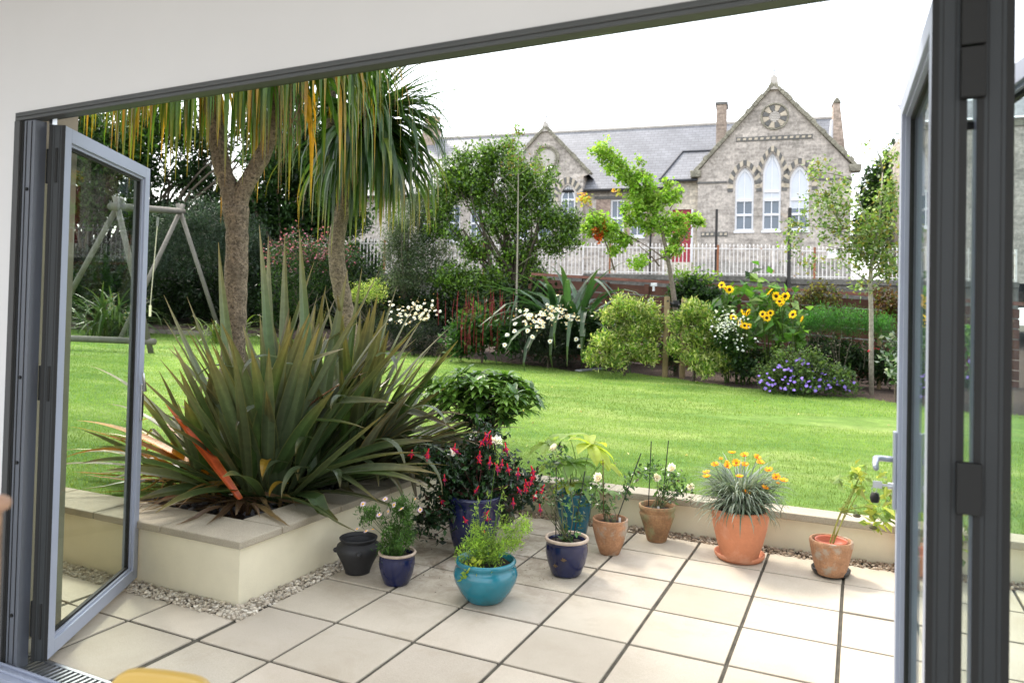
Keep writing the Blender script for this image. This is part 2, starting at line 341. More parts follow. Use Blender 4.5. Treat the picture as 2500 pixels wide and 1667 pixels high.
# ------------------------------------------------------------------ patio
U = .45; GX0, GY0 = -2.3085, 3.3965; J = .0065
m, nt = newmat('cream_slab'); co = nd(nt, 'ShaderNodeNewGeometry').outputs['Position']; at_ = nd(nt, 'ShaderNodeAttribute', attribute_name='Col').outputs['Color']
c1 = ramp(nt, noise(nt, co, 1.7, 5, .6), [(.3, (.44, .38, .295)), (.5, (.49, .43, .34)), (.7, (.53, .47, .38))])
c1 = mixc(nt, 1., c1, at_, 'MULTIPLY'); c1 = mixc(nt, 1., c1, ramp(nt, noise(nt, co, 220, 4, .8), [(.3, .80), (.7, 1.12)]), 'MULTIPLY')
c1 = mixc(nt, ramp(nt, noise(nt, co, 3.1, 6, .7, .6), [(.52, 0.), (.78, .45)]), c1, (.33, .265, .18))
c1 = mixc(nt, ramp(nt, noise(nt, co, .7, 5, .65, .4), [(.55, 0.), (.75, .3)]), c1, (.36, .33, .25))
c1 = mixc(nt, ramp(nt, noise(nt, co, 60, 2, .5), [(.76, 0.), (.80, .6)]), c1, (.12, .10, .08))
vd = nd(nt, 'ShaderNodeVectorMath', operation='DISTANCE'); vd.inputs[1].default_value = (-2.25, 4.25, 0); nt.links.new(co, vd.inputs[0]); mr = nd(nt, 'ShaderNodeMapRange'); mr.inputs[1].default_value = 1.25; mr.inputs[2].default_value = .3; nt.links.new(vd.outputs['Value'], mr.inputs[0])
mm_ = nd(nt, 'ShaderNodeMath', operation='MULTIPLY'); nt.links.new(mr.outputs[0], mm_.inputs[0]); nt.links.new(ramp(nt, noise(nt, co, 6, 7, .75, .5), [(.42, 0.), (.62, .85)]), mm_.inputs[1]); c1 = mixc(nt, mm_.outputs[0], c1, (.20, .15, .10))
b = nd(nt, 'ShaderNodeBsdfPrincipled'); b.inputs['Roughness'].default_value = .8; b.inputs['Specular IOR Level'].default_value = .3; nt.links.new(c1, b.inputs['Base Color'])
bp = nd(nt, 'ShaderNodeBump'); bp.inputs['Strength'].default_value = .35; bp.inputs['Distance'].default_value = .004; nt.links.new(noise(nt, co, 160, 4, .7), bp.inputs['Height']); nt.links.new(bp.outputs[0], b.inputs['Normal'])
nt.links.new(b.outputs[0], nd(nt, 'ShaderNodeOutputMaterial').inputs[0]); SLAB = m
mb = MB(); regs = [((-6.5, 2.07), (-2.735, 2.745)), ((-2.735, 2.07), (3.5, 5.135))]
for i in range(-10, 14):
    for j in range(-4, 5):
        x0, x1, y0, y1 = GX0+i*U+J*1.35, GX0+(i+1)*U-J*1.35, GY0+j*U+J*1.2, GY0+(j+1)*U-J*1.2
        ja = rng.normal(size=4)*.0012; t = 1+.05*rng.normal(); tint = (t, t*(1+.004*rng.normal()), t*(1+.01*rng.normal())); zz = rng.normal()*.0012
        for (a, b_) in regs:
            X0, X1, Y0, Y1 = max(x0, a[0]), min(x1, b_[0]), max(y0, a[1]), min(y1, b_[1])
            if X1-X0 > .02 and Y1-Y0 > .02: mb.box((X0+ja[0], Y0+ja[1], -.04), (X1+ja[2], Y1+ja[3], zz), tint)
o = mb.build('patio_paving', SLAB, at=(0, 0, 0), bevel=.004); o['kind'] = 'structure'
mb = MB(); mb.box((-7, 2.0, -.1), (3.6, 5.3, -.008)); o = mb.build('patio_joint_bed', M('joint_sand', (.085, .075, .055), rough=1, var=(12, .35), var2=(120, .6), bump=(120, 1, .01)), at=(0, 0, 0)); o['kind'] = 'structure'
# gravel strips
def icos():
    bm = bmesh.new(); bmesh.ops.create_icosphere(bm, subdivisions=1, radius=1); v = A([q.co[:] for q in bm.verts]); f = A([[x.index for x in q.verts] for q in bm.faces]); bm.free(); return v, f
IV, IF = icos()
def pebbles(mb, P, s, pal):
    n = len(P); sc = s*(.6+.8*rng.random((n, 1, 1)))*A([1, .8, .6])*(.75+.5*rng.random((n, 1, 3)))
    v = IV[None]*sc*(1+.16*rng.normal(size=(n, len(IV), 1))); a = rng.random(n)*2*pi; b2 = rng.normal(size=n)*.5
    ca, sa, cb, sb = np.cos(a), np.sin(a), np.cos(b2), np.sin(b2); Rm = np.zeros((n, 3, 3))
    Rm[:, 0, 0] = ca; Rm[:, 0, 1] = -sa*cb; Rm[:, 0, 2] = sa*sb; Rm[:, 1, 0] = sa; Rm[:, 1, 1] = ca*cb; Rm[:, 1, 2] = -ca*sb; Rm[:, 2, 1] = sb; Rm[:, 2, 2] = cb
    v = np.einsum('nij,nkj->nki', Rm, v)+P[:, None]
    F = (IF[None]+(np.arange(n)*len(IV))[:, None, None]).reshape(-1, 3); c = A(pal)[rng.integers(0, len(pal), n)]*(.75+.5*rng.random((n, 1)))
    mb.add(v.reshape(-1, 3), F, np.repeat(c, len(IV), 0))
mb = MB()
def strip(x0, x1, y0, y1, n, s, pal):
    P = np.stack([rng.uniform(x0, x1, n), rng.uniform(y0, y1, n), rng.uniform(-.006, .012, n)], 1); pebbles(mb, P, s, pal)
GP = [(.52, .46, .36), (.42, .36, .28), (.6, .55, .46), (.34, .29, .22)]
strip(-6.4, -2.735, 2.735, 2.855, 3600, .0100, GP); strip(-2.855, -2.735, 2.74, 5.2, 2700, .0100, GP); strip(-2.75, 1.9, 5.115, 5.255, 3400, .010, [(.33, .25, .17), (.42, .35, .27), (.22, .16, .11)])
o = mb.build('gravel', M('gravel_stone', rough=.85, var=(40, .2)), at=(0, 0, 0)); tag(o, 'pale limestone gravel strip between slabs and rendered walls', 'gravel', kind='stuff')
# ------------------------------------------------------------------ rendered walls with copings
REND = M('cream_render', (.73, .665, .49), rough=.9, var=(2.2, .05), var2=(9, .04), bump=(140, .25, .004), spots=(2.6, .66, .14, (.55, .43, .24)), splash=True)
COPE = M('concrete_coping', (.36, .315, .235), rough=.9, var=(3, .12), var2=(160, .3), bump=(180, .6, .005))
def wall(label, body, copes, group, ell=None):
    t = thing('retaining_wall', label, 'wall', body[0][0], group); m = MB()
    if ell: m.prism(ell, lambda s_, d_, z_: V3(s_, z_, d_), -.05, .304)
    else:
        for a, b_ in body: m.box(a, b_)
    m.build('rendered_wall', REND, t)
    for a, b_ in copes: m = MB(); m.box(a, b_); m.build('coping_slab', COPE, t, bevel=.006)
    return t
gq = .004
cs_ = []; x = -2.83
xs_ = [-2.83, -3.41, -3.95, -4.52, -5.1, -5.68, -6.26, -6.9]
for a, b_ in zip(xs_[1:], xs_[:-1]): cs_.append(((a+gq, 2.825, .305), (b_-gq if b_ > -2.9 and 0 else b_-(0 if b_ == -2.83 else gq), 3.13, .345)))
ys_ = [3.132, 3.64, 4.16, 4.68, 5.2]
wall('cream rendered L-shaped wall with wide buff coping around the spiky plant bed', [((-7, 2.86, -.05), (-2.862, 3.09, .304))], cs_+[((-3.125, a+gq, .305), (-2.83, b_-gq, .345)) for a, b_ in zip(ys_[:-1], ys_[1:])]+[((-3.125, 5.204, .305), (-2.83, 5.44, .345))], 'cream garden walls', [(-7, 2.86), (-2.862, 2.86), (-2.862, 5.40), (-3.09, 5.40), (-3.09, 3.09), (-7, 3.09)])
xs_ = [-2.828, -2.25, -1.65, -1.05, -.45, .17, .75, 1.35, 1.95, 2.6]
wall('low cream wall with pale coping along the lawn behind the terracotta pots', [((-2.86, 5.27, -.05), (2.6, 5.42, .204))], [((a+gq/2, 5.235, .205), (b_-gq/2, 5.44, .252)) for a, b_ in zip(xs_[:-1], xs_[1:])], 'cream garden walls')
# ------------------------------------------------------------------ the room we look out of
def skew(m, zmin):   # the head of the opening rises very slightly to the right
    for v_ in m.v:
        k_ = (v_[:, 2] < 2.6) & (v_[:, 2] > 2.2); v_[k_, 2] += np.maximum(0, v_[k_, 0]+3.302)*.0095
t = thing('house', 'white plastered room wall and ceiling framing the open doors', 'house', (-3.4, 1.95, 0))
m = MB(); m.box((-8, 1.945, 0), (-3.302, 2.045, 2.352)); m.box((-3.302, 1.945, 2.352), (4, 2.045, 3.3)); m.box((-8, 1.945, 2.352), (-3.302, 2.045, 3.3)); skew(m, 2.35); m.build('plaster_wall', PLASTER, t)
m = MB(); m.box((-8, 2.048, -.1), (-3.42, 2.30, 3.5)); m.box((-3.42, 2.048, 2.62), (1.93, 2.30, 3.5)); m.box((1.93, 2.048, -.1), (5, 2.34, 3.5)); m.build('outer_wall', M('outer_render', (.30, .25, .18), rough=.9, var=(3, .1), bump=(150, .5, .004)), t)
m = MB(); m.box((-8, -.6, 3.3), (5, 2.0, 3.4)); m.build('ceiling', PLASTER, t)
m = MB(); m.box((-8.1, -6, 0), (-8, 2, 3.3)); m.build('side_wall', PLASTER, t)
m = MB(); m.box((5, -6, 0), (5.1, 2, 3.3)); m.build('side_wall', PLASTER, t)
m = MB(); m.box((-8, -6, -.06), (5, 1.86, -.005)); o = m.build('floor', M('pale_floor', (.36, .34, .31), rough=.5, var=(4, .2)), at=(0, 0, 0)); o['kind'] = 'structure'
# ------------------------------------------------------------------ bifold frame
t = thing('bifold_door_frame', 'grey aluminium bifold door frame around the wide opening', 'door frame', (-3.36, 1.97, 0))
m = MB(); m.box((-3.302, 1.94, 2.316), (1.9, 1.985, 2.3515)); m.box((-3.29, 1.934, 2.330), (1.9, 1.94, 2.342)); skew(m, 0); m.build('head_frame', M('head_grey', (.062, .064, .06), rough=.45, var=(3, .05)), t, bevel=.002)
m = MB(); m.box((-3.30, 1.986, 2.340), (1.9, 2.044, 2.376)); m.box((-3.30, 2.045, 2.346), (1.9, 2.07, 2.58)); m.box((-3.30, 1.99, 2.322), (1.9, 1.998, 2.339)); skew(m, 0); m.build('head_track', ALU_D, t)
m = MB(); m.box((-3.303, 1.938, 0), (-3.266, 1.95, 2.3155)); m.build('jamb_cover', M('cover_grey', (.06, .06, .058), rough=.5, var=None), t, bevel=.002)
m = MB(); m.box((-3.252, 1.95, .0), (-3.178, 2.0, 2.3155)); m.build('jamb', ALU, t, bevel=.002)
m = MB()
for x_ in (-3.234, -3.200): m.box((x_, 1.9475, .02), (x_+.003, 1.9495, 2.31))
m.box((-3.2655, 1.948, .0), (-3.2525, 1.999, 2.3155)); m.build('jamb_groove', RUB, t)
for z_ in (.22, .86, 1.22, 2.02):
    m = MB(); m.tube([(-3.217, 1.9495, z_), (-3.217, 1.944, z_)], .0075, k=12); m.build('screw_cap', RUB, t)
m = MB(); m.box((-3.372, 1.865, -.02), (1.9, 1.955, .012)); m.box((-3.37, 1.895, .012), (1.9, 1.905, .022)); m.box((-3.37, 1.93, .012), (1.9, 1.938, .022)); m.build('threshold', ALU_L, t, bevel=.002)
m = MB(); m.box((-3.372, 1.957, -.05), (1.9, 2.064, -.022)); m.build('drain_channel', RUB, t)
m = MB(); x_ = -3.3
m.box((-3.372, 2.050, -.02), (1.9, 2.064, .002)); m.box((-3.372, 1.957, -.02), (1.9, 1.965, .002))
while x_ < 1.8: m.box((x_, 1.966, -.02), (x_+.012, 2.049, 0.0)); x_ += .030
m.build('drain_grate', STEEL, t)
for x_ in (-2.55, -.75):
    m = MB(); m.box((x_, 1.999, 2.328), (x_+.10, 2.014, 2.3395)); skew(m, 0); m.build('striker_plate', STEEL, t)
# ------------------------------------------------------------------ door leaves
def leaf(label, p0, p1, th, side, z0=.03, z1=2.298, st=.062):
    """p0 hinge (near) and p1 free corner of the leaf face seen from the camera; side=+1 body extends to the right of the face"""
    p0 = A([*p0, 0.]); p1 = A([*p1, 0.]); W_ = np.linalg.norm(p1-p0); u = (p1-p0)/W_; n = V3(u[1], -u[0], 0)*side
    Rm = np.stack([u, n, V3(0, 0, 1)])
    t = thing('bifold_door_leaf', label, 'door', p0, 'folded glass door leaves')
    def bx(m, a, b_): m.box(a, b_, R=Rm, o=p0)
    m = MB(); e = .022
    for a, b_ in (((0, 0, z0), (st, th, z1)), ((W_-st, 0, z0), (W_, th, z1)), ((st, 0, z0), (W_-st, th, z0+st)), ((st, 0, z1-st), (W_-st, th, z1))): bx(m, a, b_)
    m.build('frame', ALU_L, t, bevel=.0025)
    m = MB(); q = st+.0; h = .012
    for a, b_ in (((q, .012, z0+q), (q+h, th-.012, z1-q)), ((W_-q-h, .012, z0+q), (W_-q, th-.012, z1-q)), ((q, .012, z0+q), (W_-q, th-.012, z0+q+h)), ((q, .012, z1-q-h), (W_-q, th-.012, z1-q))): bx(m, a, b_)
    m.build('glazing_bead', ALU_L, t)
    m = MB(); q += h; h = .012; d0, d1 = th*.36, th*.64
    for a, b_ in (((q, d0, z0+q), (q+h, d1, z1-q)), ((W_-q-h, d0, z0+q), (W_-q, d1, z1-q)), ((q, d0, z0+q), (W_-q, d1, z0+q+h)), ((q, d0, z1-q-h), (W_-q, d1, z1-q))): bx(m, a, b_)
    m.build('gasket', RUB, t)
    m = MB(); bx(m, (q+.004, th*.45, z0+q), (W_-q-.004, th*.55, z1-q)); m.build('glass', GLASS, t)
    # folding edge that faces the room: dark seals and a grooved profile
    m = MB(); bx(m, (-.004, -.001, z0), (0, th*.19, z1)); bx(m, (-.004, th*.80, z0), (0, th+.001, z1)); m.build('edge_seal', RUB, t)
    m = MB(); bx(m, (-.0025, th*.19, z0), (0, th*.80, z1)); m.build('edge_profile', EDGE, t)
    m = MB(); bx(m, (-.0035, th*.30, z0), (-.0022, th*.325, z1)); bx(m, (-.0035, th*.66, z0), (-.0022, th*.685, z1)); m.build('edge_groove', RUB, t)
    return t, u, n, p0, W_, Rm
def lbox(m, L_, a, b_): m.box(a, b_, R=L_[5], o=L_[3])
# left leaf
LL = leaf('single open glass door leaf at the left, light grey frame, small lock handle', (-3.085, 2.02), (-3.602, 2.850), .062, -1)
t = LL[0]; z_ = .90
m = MB(); lbox(m, LL, (LL[4]-.047, -.010, z_), (LL[4]-.020, 0, z_+.20)); m.build('lock_plate', STEEL, t, bevel=.003)
m = MB(); lbox(m, LL, (LL[4]-.041, -.013, z_+.02), (LL[4]-.026, -.0095, z_+.14)); m.build('lock_slot', RUB, t)
m = MB(); a = LL[3]+LL[1]*(LL[4]-.034)-LL[2]*.022+V3(0, 0, z_+.165); b_ = a-LL[1]*.055+V3(0, 0, .10)-LL[2]*.005; m.tube([a+LL[2]*.02, a, a*.6+b_*.4, b_], [.008, .009, .008, .007], k=10); m.build('handle', STEEL, t, smooth=True)
for z_ in (.12, 1.12, 2.05):
    m = MB(); m.box((-3.176, 1.998, z_), (-3.105, 2.018, z_+.15)); m.build('hinge', RUB, t, bevel=.003)
m = MB(); m.box((-3.172, 2.005, 2.298), (-3.150, 2.025, 2.338)); m.build('top_pivot', STEEL, t)
# right leaves
RL = leaf('outermost right glass door leaf seen edge on, with lever handle and key', (.150, 1.935), (.126, 2.837), .070, 1); t = RL[0]
zc = 1.04
for s_, q0 in ((-1, -.012), (1, .075)):
    m = MB(); lbox(m, RL, (RL[4]-.052, q0, zc-.13), (RL[4]-.012, q0+.012, zc+.13)); m.build('handle_plate', M('satin_aluminium', (.42, .45, .52), rough=.35, metal=.6, var=None) if s_ < 0 else bpy.data.materials['satin_aluminium'], t, bevel=.004)
    a = RL[3]+RL[1]*(RL[4]-.032)+V3(0, 0, zc+.035)+RL[2]*(q0 if s_ < 0 else q0+.012); s2 = s_
    pts = [a, a+RL[2]*s2*.035, a+RL[2]*s2*.052-RL[1]*.012, a+RL[2]*s2*.056-RL[1]*.06+V3(0, 0, -.006), a+RL[2]*s2*.056-RL[1]*.115+V3(0, 0, -.014)]
    m = MB(); m.tube(pts, [.010, .010, .011, .010, .009], k=12); m.build('lever_handle', bpy.data.materials['satin_aluminium'], t, smooth=True)
    m = MB(); q = RL[3]+RL[1]*(RL[4]-.032)+V3(0, 0, zc-.055)+RL[2]*(q0 if s_ < 0 else q0+.012); m.tube([q, q+RL[2]*s2*.014], .011, k=14); m.build('lock_cylinder', STEEL, t)
RL2 = leaf('second right glass door leaf, dark edge parallel to the outermost one', (.240, 1.935), (.222, 2.837), .070, 1)
for z_ in (.12, 1.115, 2.05, 2.17):
    m = MB(); m.box((.206, 1.915, z_), (.256, 1.94, z_+.115)); m.build('hinge', RUB, RL2[0], bevel=.003)
m = MB(); m.tube([(.218, 1.98, 2.0), (.25, 1.98, 2.0)], .010); m.build('guide_bar', RUB, RL2[0])
RL3 = leaf('rightmost glass door leaf with greenish pane cut by the photo edge', (.52, 1.935), (.345, 2.83), .070, 1)
# key in the lock
q = RL[3]+RL[1]*(RL[4]-.032)+V3(0, 0, zc-.055)-RL[2]*.027
t = thing('door_key', 'steel door key with black fob hanging in the right door lock', 'key', q)
m = MB(); m.box((-.045, -.0015, -.012), (-.016, .0015, .012)); m.box((-.018, -.001, -.004), (.003, .001, .004)); m.v = [x_+q for x_ in m.v]; m.build('key_blade', STEEL, t, bevel=.002)
m = MB(); a = np.linspace(0, 2*pi, 16); m.tube([q+V3(-.040+.008*cos(x_), 0, -.018+.010*sin(x_)) for x_ in a], .0012, k=6); m.build('key_ring', STEEL, t)
m = MB(); m.lathe([(0, -.018), (.012, -.016), (.016, 0), (.012, .016), (0, .018)], q+V3(-.038, 0, -.045), 16); m.build('fob', RUB, t, smooth=True)
# ------------------------------------------------------------------ flower heads (shared meshes)
MESHC = {}
def flowermesh(key, n, R, r_in, wid, cup, pal, nseg=1, layers=1):
    m = MB()
    for ly in range(layers):
        for i in range(n):
            a = 2*pi*i/n+rng.normal()*.12+ly*pi/n; k = (1-.22*ly)*(1+.08*rng.normal()); c = A(pal[rng.integers(0, len(pal))])*(1+.1*rng.normal())
            d = V3(cos(a), sin(a), 0); s = V3(-sin(a), cos(a), 0); z = lambda t: cup*R*t*t+ly*.15*R+rng.normal()*.02*R
            v = [d*r_in-s*wid*.25, d*r_in+s*wid*.25, d*R*k*.6+s*wid*.5+V3(0, 0, z(.6)), d*R*k+V3(0, 0, z(1)), d*R*k*.6-s*wid*.5+V3(0, 0, z(.6))]
            m.add(v, [[0, 1, 2, 3, 4]], c)
    return m
def mk(name, m, mat):
    o = m.build(name, mat, at=(0, 0, 0)); me = o.data; bpy.data.objects.remove(o); return me
def dome(R, h, c, k=12):
    m = MB(); m.lathe([(R, 0), (R*.85, h*.6), (R*.45, h), (0.0001, h*1.05)], V3(0, 0, 0), k, c); return m
FM = {
 'gaz': (mk('petals', flowermesh('gaz', 13, .029, .004, .011, .35, [(.88, .50, .01), (.92, .60, .02), (.8, .30, .01)], layers=2), PETAL), mk('centre', dome(.009, .006, (.35, .12, .01)), PETAL)),
 'sun': (mk('petals', flowermesh('sun', 16, .11, .035, .04, .12, [(.9, .66, .015), (.95, .74, .03), (.88, .56, .01)], layers=2), PETAL), mk('centre', dome(.042, .018, (.03, .015, .006)), PETAL)),
 'dai': (mk('petals', flowermesh('dai', 12, .048, .010, .022, -.15, [(.88, .88, .88), (.82, .82, .83)], layers=2), PETAL), mk('centre', dome(.015, .014, (.75, .42, .04)), PETAL)),
 'pnk': (mk('petals', flowermesh('pnk', 20, .0165, .004, .0045, .1, [(.72, .62, .74), (.78, .72, .78), (.68, .50, .68)]), PETAL), mk('centre', dome(.0065, .004, (.8, .5, .03)), PETAL)),
 'ger': (mk('petals', flowermesh('ger', 5, .036, .003, .036, .05, [(.22, .14, .62), (.28, .17, .66)]), PETAL), mk('centre', dome(.009, .004, (.55, .4, .6)), PETAL)),
 'ros': (mk('petals', flowermesh('ros', 7, .034, .002, .034, .75, [(.82, .77, .72), (.85, .82, .78)], layers=3), PETAL), mk('centre', dome(.012, .02, (.8, .68, .55)), PETAL)),
}
m = MB()
for i in range(4):
    a = i*pi/2+.3; d = V3(cos(a), sin(a), 0); s = V3(-sin(a), cos(a), 0); c = (.62, .008, .02)
    m.add([V3(0, 0, 0), d*.012+s*.006+V3(0, 0, -.018), d*.024+V3(0, 0, -.026), d*.012-s*.006+V3(0, 0, -.018)], [[0, 1, 2, 3]], c)
m.tube([(0, 0, .024), (0, 0, .0), (0, 0, -.006)], [.0035, .005, .006], (.65, .01, .03), 8)
SEP = mk('sepals', m, PETAL); m = MB(); m.tube([(0, 0, -.002), (0, 0, -.02), (0, 0, -.032)], [.006, .010, .0085], (.30, .006, .12), 8); m.tube([(0, 0, -.03), (0.002, 0, -.055)], .0012, (.75, .05, .15), 4); COR = mk('corolla', m, PETAL); FM['fuc'] = (SEP, COR)
def flower(kind, parent, P, nrm_, sc=1., name=None):
    pe, ce = FM[kind]; o = bpy.data.objects.new(name or 'flower', pe); COL.objects.link(o); o.parent = parent
    o.location = [float(q) for q in (A(P)-LOC[parent])]; q = Vector([float(x_) for x_ in nrm_]).to_track_quat('Z', 'Y')
    o.rotation_euler = (q.to_matrix() @ Matrix.Rotation(rng.random()*6.28, 3, 'Z')).to_euler(); o.scale = (sc,)*3
    if ce is not None:
        c = bpy.data.objects.new('flower_centre', ce); COL.objects.link(c); c.parent = o
    return o
# ------------------------------------------------------------------ pots
GLAZE = lambda n, c, c2: M(n, c, rough=.18, spec=.5, coat=.2, var=(6, .18), spots=(5, .52, .2, c2), bump=(14, .12, .006))
P_NAVY = GLAZE('navy_glaze', (.010, .014, .055), (.018, .024, .08))
P_TURQ = GLAZE('turquoise_glaze', (.015, .16, .21), (.03, .10, .10))
P_TEAL = GLAZE('teal_glaze', (.008, .10, .15), (.012, .07, .10))
P_OLIV = GLAZE('olive_glaze', (.02, .022, .016), (.035, .035, .02))
P_BLK = M('black_clay', (.016, .016, .017), rough=.6, var=(8, .25), bump=(40, .3, .004))
P_TER = M('terracotta', (.52, .20, .10), rough=.8, var=(5, .12), var2=(60, .08), spots=(3.2, .56, .1, (.60, .29, .18)), bump=(50, .2, .003))
P_OLD = M('weathered_terracotta', (.36, .19, .10), rough=.95, var=(12, .25), var2=(80, .25), spots=(9, .52, .12, (.36, .31, .24)), bump=(70, .5, .006))
P_OLD2 = M('mossy_terracotta', (.30, .17, .085), rough=.95, var=(10, .3), var2=(80, .3), spots=(7, .5, .14, (.25, .24, .12)), bump=(70, .5, .006))
P_RIM = M('pale_glazed_rim', (.42, .33, .25), rough=.6, var=(30, .2))
P_PLS = M('black_plastic', (.012, .012, .013), rough=.35, var=None)
def pot(name, label, px, zc, prof, mat, soil=.86, rim=None, group=None, rimmat=None, wob=.006, cat='plant pot', soilmat=SOIL, D=None):
    """prof: outer profile (r,z) bottom->top; px pixel of base centre"""
    c = Wz(px[0], px[1], zc) if len(px) == 2 else A(px); t = thing(name, label, cat, c, group); prof = [tuple(p) for p in prof]
    R, H = prof[-1]; th = R*.10; m = MB()
    inner = [(R-th, H), (R-th*1.2, H*(soil or .8)*.98)]
    m.lathe([(0.001, 0.001)]+prof+[(R-th*.5, H+th*.25)]+inner, c, 48, wob=wob); m.build('pot_body', mat, t, smooth=True)
    if rimmat: m = MB(); m.lathe([(R+.001, H-th*.9), (R+.004, H-th*.3), (R, H+th*.3), (R-th*.5, H+th*.5), (R-th*1.05, H+th*.2), (R-th*1.1, H-th)], c, 48, wob=wob); m.build('glazed_rim', rimmat, t, smooth=True)
    if soil and soilmat:
        m = MB(); k = 30; a = np.linspace(0, 2*pi, k, endpoint=False); rr = (R-th*1.15)
        v = [c+V3(0, 0, H*soil+.008)]
        for q in (.33, .66, 1.0): v += [c+V3(rr*q*cos(x_), rr*q*sin(x_), H*soil+rng.normal()*.004+(.004 if q < 1 else -.004)) for x_ in a]
        F3 = [[0, 1+i, 1+(i+1) % k] for i in range(k)]; F4 = [[1+b_*k+i, 1+(b_+1)*k+i, 1+(b_+1)*k+(i+1) % k, 1+b_*k+(i+1) % k] for b_ in range(2) for i in range(k)]
        m.add(v, F4, (1, 1, 1)); m.f.setdefault(3, []).append(A(F3)); m.build('potting_soil', soilmat, t)
    return t, c, R, H
def saucer(label, c, R, h, mat, name='pot_saucer'):
    o = MB(); o.lathe([(.001, .002), (R*.86, .002), (R*.97, h*.5), (R, h), (R*.95, h*1.08), (R*.88, h*.5), (R*.82, h*.3), (.001, h*.3)], A(c), 44)
    o = o.build(name, mat, smooth=True, at=c); return tag(o, label, 'saucer')
PG = 'plant pots on the patio'
def S(prof, R, H): return [(r*R, z*H) for r, z in prof]
taper = [(.62, 0), (.66, .02), (.80, .3), (.92, .62), (1.0, .86), (1.02, .93), (1.0, 1)]
egg = [(.62, 0), (.70, .06), (.88, .35), (.97, .62), (.96, .82), (.93, .9), (1.0, .95), (1.0, 1)]
def urnp(q=.5): return [(.50, 0), (.53, .03), (.66, .28), (.80, .5), (.92, .68), (.97, .76), (.92, .80), (.92, .84), (.98, .9), (1.0, 1)]
# black urn, empty
t, c, R, H = pot('urn', 'empty matt black bellied clay urn beside the cream side wall', (873, 1396), 0, S([(.66, 0), (.68, .08), (.80, .25), (1.1, .55), (1.19, .68), (1.12, .80), (.92, .87), (.90, .92), (1.0, .96), (1.02, 1)], .108, .205), P_BLK, soil=.5, group=PG, cat='urn')
for a in (-2.4, -.9, .6): m = MB(); q = c+V3(.126*cos(a), .126*sin(a), .14); m.lathe([(.001, -.016), (.014, -.01), (.019, .0), (.014, .010), (.001, .016)], q, 14); m.build('boss', P_BLK, t, smooth=True)
t1 = pot('glazed_pot', 'small navy glazed pot holding the pink and white daisies', (968, 1423), 0, S(egg, .103, .178), P_NAVY, group=PG, rimmat=P_RIM)
t2 = pot('glazed_pot', 'largest navy glazed pot, tall, overflowing with red and purple fuchsia', (1155, 1348), 0, S(egg, .172, .37), P_NAVY, group=PG)
t3 = pot('glazed_pot', 'dark olive pot with saucer under the round evergreen, behind the fuchsia', (1216, 1272), .012, S(taper, .15, .30), P_OLIV, group=PG)
saucer('dark olive saucer under the pot of the round evergreen shrub', Wz(1216, 1272, 0), .125, .03, P_OLIV)
t4 = pot('glazed_bowl', 'wide turquoise glazed bowl with thick rolled rim in front of the other pots', (1184, 1462), 0, S([(.60, 0), (.66, .04), (.88, .25), (1.05, .5), (1.09, .66), (1.03, .80), (.95, .86), (1.0, .90), (1.03, .96), (1.0, 1)], .158, .215), P_TURQ, group=PG)
t5 = pot('glazed_pot', 'tall teal glazed pot with the big pale hand-shaped leaves', (1400, 1300), 0, S([(.66, 0), (.70, .04), (.84, .4), (.94, .75), (.98, .9), (1.02, .94), (1.02, .98), (1, 1)], .135, .29), P_TEAL, group=PG)
t6 = pot('glazed_pot', 'navy glazed pot with pale rim, brown bird pattern and thin rose stems', (1382, 1400), 0, S(egg, .128, .215), P_NAVY, group=PG, rimmat=P_RIM)
m = MB()   # painted leaf motif on the pot
for a, z_, s_ in ((-1.35, .12, .022), (-1.75, .08, .02)):
    q = t6[1]; R_ = .1265
    for k_, (da, dz, l) in enumerate(((0, 0, 1.3), (-.5, .3, .9), (.6, .35, .9))):
        pts = []
        for u_, v_ in ((-.5, 0), (0, .28), (.6, 0), (0, -.28)):
            aa = a+(u_*cos(dz*4+da)*l-v_*sin(dz*4+da))*s_/R_*1.3; zz = z_+(u_*sin(dz*4+da)*l+v_*cos(dz*4+da))*s_*1.3; pts.append(q+V3(R_*cos(aa), R_*sin(aa), zz))
        m.add(pts, [[0, 1, 2, 3]], (.16, .10, .05))
m.build('painted_pattern', PETAL, t6[0])
t7 = pot('terracotta_pot', 'weathered terracotta pot with narrow foot in front of the tall teal pot', (1488, 1350), 0, S([(.52, 0), (.56, .03), (.78, .35), (.95, .68), (1.0, .82), (.96, .87), (.97, .93), (1, 1)], .115, .225), P_OLD, group=PG)
t8 = pot('terracotta_pot', 'mossy terracotta urn pot against the low wall, white rose inside', (1603, 1319), 0, S(urnp(), .125, .245), P_OLD2, group=PG)
c9 = Wz(1805, 1362, .016); t9 = pot('terracotta_pot', 'biggest clean orange terracotta pot, full of orange gazania', (1805, 1362), .016, S([(.58, 0), (.62, .02), (.80, .35), (.92, .62), (.975, .80), (.97, .84), (.99, .86), (1.0, .93), (1.0, 1)], .178, .315), P_TER, group=PG, soil=.9)
saucer('orange terracotta saucer under the biggest terracotta pot', Wz(1805, 1362, 0), .158, .040, P_TER)
c10 = Wz(2028, 1400, .014); t10 = pot('terracotta_pot', 'weathered terracotta pot with a second pot inside, on a black saucer by the right door', (2028, 1400), .014, S(taper, .122, .205), P_OLD, group=PG, soil=0)
saucer('small black plastic saucer under the weathered pot with pale sunflower stems', Wz(2028, 1400, 0), .112, .036, P_PLS)
m = MB(); m.lathe([(.06, .05), (.088, .19), (.094, .20), (.090, .206), (.084, .198), (.080, .17), (.001, .165)], c10, 36); m.build('inner_pot', M('orange_plastic', (.42, .10, .045), rough=.5, var=None), t10[0], smooth=True)
t11 = pot('terracotta_pot', 'plain terracotta pot mostly hidden behind the right door edge', (2240, 1398), .014, S(taper, .105, .21), P_TER, group=PG)
